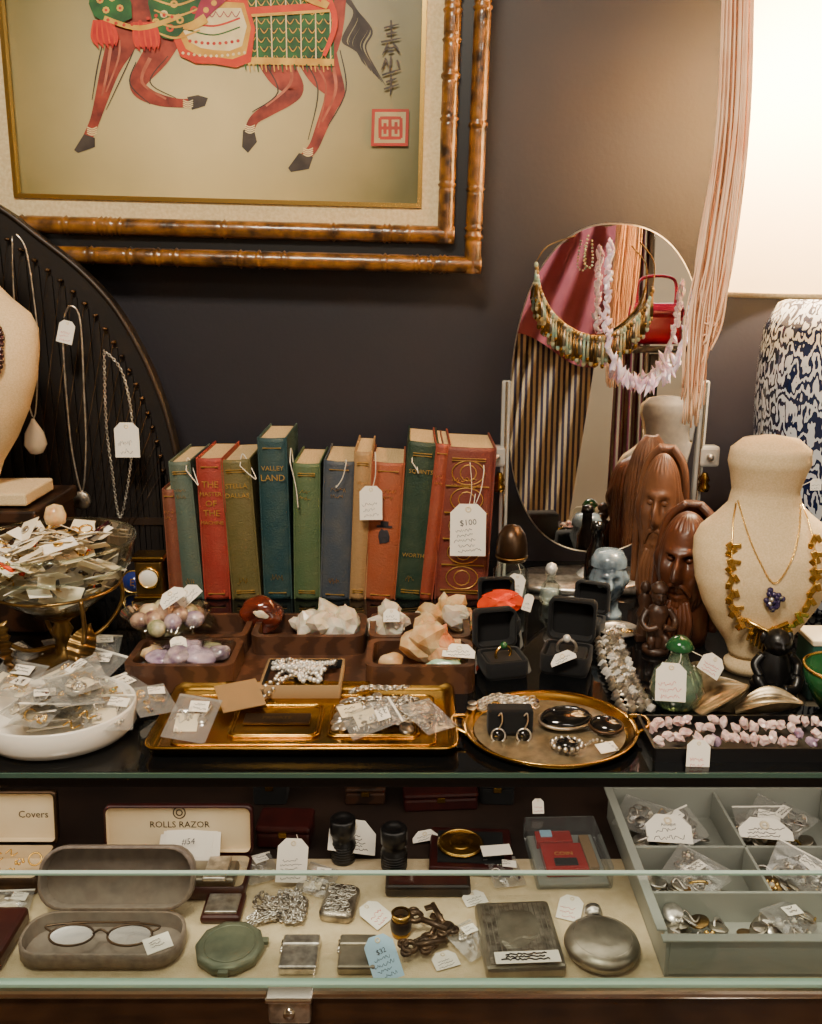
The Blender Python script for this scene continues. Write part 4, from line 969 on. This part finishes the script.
b=MB('black_leather_case',S(428,894)); b.box((0,.01,.008),(.11,.035,.016),'black',.004); b.box((0,.01,.0165),(.1,.026,.001),'maroon'); b.done()
for u,v in((343,864),(394,874)):
    p=S(u,v); b=MB('black_lens_barrel',(p.x,p.y+.01,SH+.0005)); b.lathe([(0,0),(.016,0),(.017,.004),(.017,.03),(.015,.032),(.015,.04),(.0175,.042),(.0175,.062),(.014,.065),(.011,.06),(0,.06)],'black',28)
    for i in range(6): b.torus((0,0,.006+.004*i),.0172,.0006,'blackgloss',24,4)
    b.done()
for u,v,w,d,h_,nm,mt in ((284,850,.075,.05,.035,'brown_leather_jewelry_box','maroon'),(440,812,.11,.05,.03,'lacquered_cigar_box','maroon'),(498,806,.05,.04,.04,'black_velvet_ring_case','velvet'),(365,806,.06,.05,.03,'brown_leather_jewelry_box','darkwood'),(270,806,.05,.04,.045,'black_velvet_ring_case','velvet')):
    p=S(u,v); b=MB(nm,(p.x,min(p.y+d/2,1.235),SH+.0005),R(-6,6)); b.box((0,0,h_*.35),(w,d,h_*.68),mt,.004); b.box((0,0,h_*.85),(w+.002,d+.002,h_*.28),mt,.004); b.box((0,-d/2-.001,h_*.66),(.012,.003,.008),'brass',.001); b.done()
for i,(u,v,rz) in enumerate(((260,868,30),(318,880,-20),(505,872,15),(12,905,10),(470,940,40))):
    b=MB('plastic_jewelry_bag',S(u,v,.008)); b.bagit((0,0,0),.045,.05,(10,5,rz),60+i,'silver'); b.done()
b=MB('price_tag',S(293,880)); b.tag((0,0,.030),.040,.054,(55,8,8),4,None,False,(.004,.02,.055)); b.box((0,.022,.01),(.03,.02,.02),'maroon',.003); b.done()
b=MB('price_tag',S(352,850)); b.tag((.002,-.014,.032),.066,.045,(40,15,10),4); b.box((0,.006,.01),(.02,.012,.02),'black',.002); b.done()
b=MB('price_tag',S(425,842)); b.tag((0,0,.01),.036,.016,(30,-12,0),1); b.done()
p=S(472,874); b=MB('cased_bronze_medal',(p.x,p.y+.03,SH+.0005),-3); b.box((0,.01,.006),(.112,.092,.012),'maroon',.003); b.box((0,.01,.0125),(.09,.07,.002),'velvet',.001); b.lathe([(0,0),(.031,0),(.032,.003),(.030,.0045),(0,.004)],'brass',36,c=(-.014,.012,.014)); b.torus((-.014,.012,.018),.029,.0016,'gold',36,5); b.head((-.014,.012,.0185),(.014,.003,.017),'brass',n=16,rot=(-90,0,0))
b.grid(lambda a,c:((a-.5)*.1,.01+(c-.5)*.08,.0235+.0015*noise.noise(Vector((a*6,c*6,5)))),12,12,'lens'); b.box((.034,-.012,.0245),(.04,.022,.0006),'paper',rot=(0,0,10)); b.done()
p=S(570,890); b=MB('acrylic_box_with_matchbooks',(p.x+.004,p.y+.055,SH+.0005),2); b.box((0,0,.004),(.092,.106,.006),'greyplastic',.002)
b.box((-.006,-.012,.014),(.056,.056,.012),'redbox',.001); b.text('COIN',.010,'p_gold',X((-.006,-.008,.0205))); b.box((-.012,.032,.014),(.05,.024,.012),'redbox',.001); b.box((-.022,.036,.021),(.016,.014,.003),'bluetag',.001); b.box((.03,-.0,.014),(.014,.07,.01),'kraft',.001); b.box((-.006,-.026,.021),(.03,.014,.002),'black')
b.box((0,0,.018),(.100,.114,.034),'acrylic',.003); b.tag((-.03,.058,.05),.016,.02,(60,0,0),1,None,True); b.done()
b0=S(664,978)
b=MB('grey_divided_bin_tray',(.40,.99,SH+.0005))
xl=b0.x-.40; yf=.852-.99; yb=.170; xr=.2
gm=lambda xa,xb,ya,yb_,hh=.05:b.box(((xa+xb)/2,(ya+yb_)/2,hh/2+.001),(abs(xb-xa),abs(yb_-ya),hh),'greyplastic',.0008)
t=.004
b.box(((xl+xr)/2,(yf+yb)/2,.0015),(xr-xl,yb-yf,.003),'greyplastic')
gm(xl,xl+t,yf,yb); gm(xr-t,xr,yf,yb); gm(xl+t,xr-t,yf,yf+t); gm(xl+t,xr-t,yb-t,yb); gm(xl+t,xr-t,yf+.085,yf+.085+t,.044); gm(xl+t,xr-t,yf+.175,yf+.175+t,.044)
gm(xl+.15,xl+.15+t,yf+.09,yb-t,.044)
b.box(((xl+xr)/2,yf,.052),(xr-xl+.012,.012,.003),'greyplastic',.001); b.box((xl-.002,(yf+yb)/2+.006,.0522),(.012,yb-yf-.012,.003),'greyplastic',.001)
b.done(); GB=b
q=random.Random(14)
def coins(cx,cy,w,d,n,bags=3,zz=.026):
    b=MB('bagged_coins',GB.M@Vector((cx,cy,.004)))
    for i in range(n):
        x,y,z=q.uniform(-w,w)/2,q.uniform(-d,d)/2,q.uniform(.001,zz)
        b.lathe([(0,0),(.013,0),(.0135,.001),(.013,.002),(0,.002)],q.choice(['silver','pewter','oldsilver','pewter','darkbrass']),16,m=X((x,y,z),q.uniform(-30,30),q.uniform(-30,30)),sx=q.uniform(.7,1.2))
        if i%2: b.trinket((x,y,z+.004),.012,q.choice(['silver','gold','oldsilver']),I4,q)
    for i in range(bags): b.bagit((q.uniform(-w,w)*.3,q.uniform(-d,d)*.2,zz+.004+.003*i),.07,.055,(q.uniform(0,30),q.uniform(-15,15),q.uniform(-40,40)),50+i*2+n,q.choice(['silver','oldsilver']),i%2==0)
    return b
coins(xl+.05,yf+.045,.08,.055,22,0,.024).done()
coins(xl+.15,yf+.045,.09,.055,24,1,.024).done()
coins(xl+.07,yf+.13,.11,.06,30,2).done()
coins(xl+.21,yf+.13,.09,.06,30,3).done()
b=coins(xl+.07,yf+.24,.11,.08,28,2); b.tag((-.01,-.03,.045),.06,.04,(30,0,-6),1,'Antique'); b.done()
b=coins(xl+.21,yf+.24,.09,.08,34,3); b.tag((-.02,-.03,.045),.07,.03,(30,0,-8),2,'Silver'); b.done()
# ---------- shop side, seen in mirror
b=MB('scarf_rack',(.42,-.50,0))
b.tube([(-.45,0,1.85),(.18,0,1.85)],.012,'chrome',10)
for sx in(-.44,.17): b.tube([(sx,0,0.02),(sx,0,1.85)],.012,'chrome',10); b.box((sx,0,.012),(.05,.36,.024),'chrome',.005)
for i,(cx,w,m,sl,z0) in enumerate(((-.30,.2,'stripes',.12,.75),(-.06,.30,'mauve',.10,1.42),(-.08,.26,'stripes',.12,.75),(.12,.10,'stripes2',.0,.9))):
    yo=-.04 if m=='mauve' else .0
    L0=1.85-z0
    b.grid(lambda a,c:(cx+(a-.5)*w*(1+.4*(1-c))-sl*(1-c)*1.6,yo*-1+.02*math.sin(a*22+i)+.01*math.sin(c*5),z0+L0*c+(.06*math.sin(a*5) if m=='mauve' else 0)*(1-c)),40,12,m)
b.done()
b=MB('pink_handbag',(.575,-.18,1.43)); b.box((0,0,.07),(.17,.06,.13),'hotpink',.02,smooth=True); b.box((0,-.0,.105),(.18,.07,.05),'hotpink',.02); b.tube(spl([(-.06,0,.13),(-.05,0,.21),(.05,0,.21),(.06,0,.13)],8),.005,'hotpink',8); b.box((0,0,-.012),(.22,.18,.02),'darkwood',.003); b.box((0,0,-.72),(.03,.03,1.39),'darkwood',.004); b.lathe([(0,-1.42),(.14,-1.42),(.14,-1.40),(0,-1.39)],'darkwood',32); b.done()
pm('daypane',(255,246,230),rough=.3,emit=2.6)
b=MB('window_1',(1.7,-2.58,1.6)); b.box((0,0,0),(1.2,.04,1.3),'whitecer',.005); b.box((0,.03,0),(1.08,.01,1.18),'daypane'); b.box((0,.04,0),(.04,.02,1.18),'whitecer'); b.box((0,.04,0),(1.08,.02,.04),'whitecer'); b.done()

# ---------- lights
def area(name,loc,rot,sx,sy,pw,col):
    l=bpy.data.lights.new(name,'AREA'); l.shape='RECTANGLE'; l.size=sx; l.size_y=sy; l.energy=pw; l.color=col
    o=bpy.data.objects.new(name,l); o.location=loc; o.rotation_euler=[math.radians(a) for a in rot]; bpy.context.scene.collection.objects.link(o)
area('ceiling_light_panel',(-.3,-.05,2.66),(15,0,0),.5,.3,56,(1,.87,.68))
area('ceiling_light_panel',(.9,-1.6,2.66),(0,0,0),.9,.4,34,(1,.90,.77))
area('case_fill_light',(0,.98,.982),(8,0,0),1.7,.20,3.4,(1,.88,.72))  # added fill to brighten the lower shelf, not a known fixture
l=bpy.data.lights.new('lamp_bulb','POINT'); l.energy=58; l.color=(1,.80,.54); l.shadow_soft_size=.035
o=bpy.data.objects.new('lamp_bulb',l); o.location=(lx-.03,1.30,1.74); bpy.context.scene.collection.objects.link(o)
w=bpy.data.worlds.new('world'); bpy.context.scene.world=w; w.use_nodes=True
w.node_tree.nodes['Background'].inputs[0].default_value=(1,.93,.86,1); w.node_tree.nodes['Background'].inputs[1].default_value=.1
cd=bpy.data.cameras.new('camera'); cd.sensor_width=36; cd.sensor_fit='AUTO'; cd.lens=F/1024*36; cd.clip_start=.02
co=bpy.data.objects.new('camera',cd); co.location=CAM; co.rotation_euler=(math.pi/2-TH,0,0); bpy.context.scene.collection.objects.link(co)
bpy.context.scene.camera=co
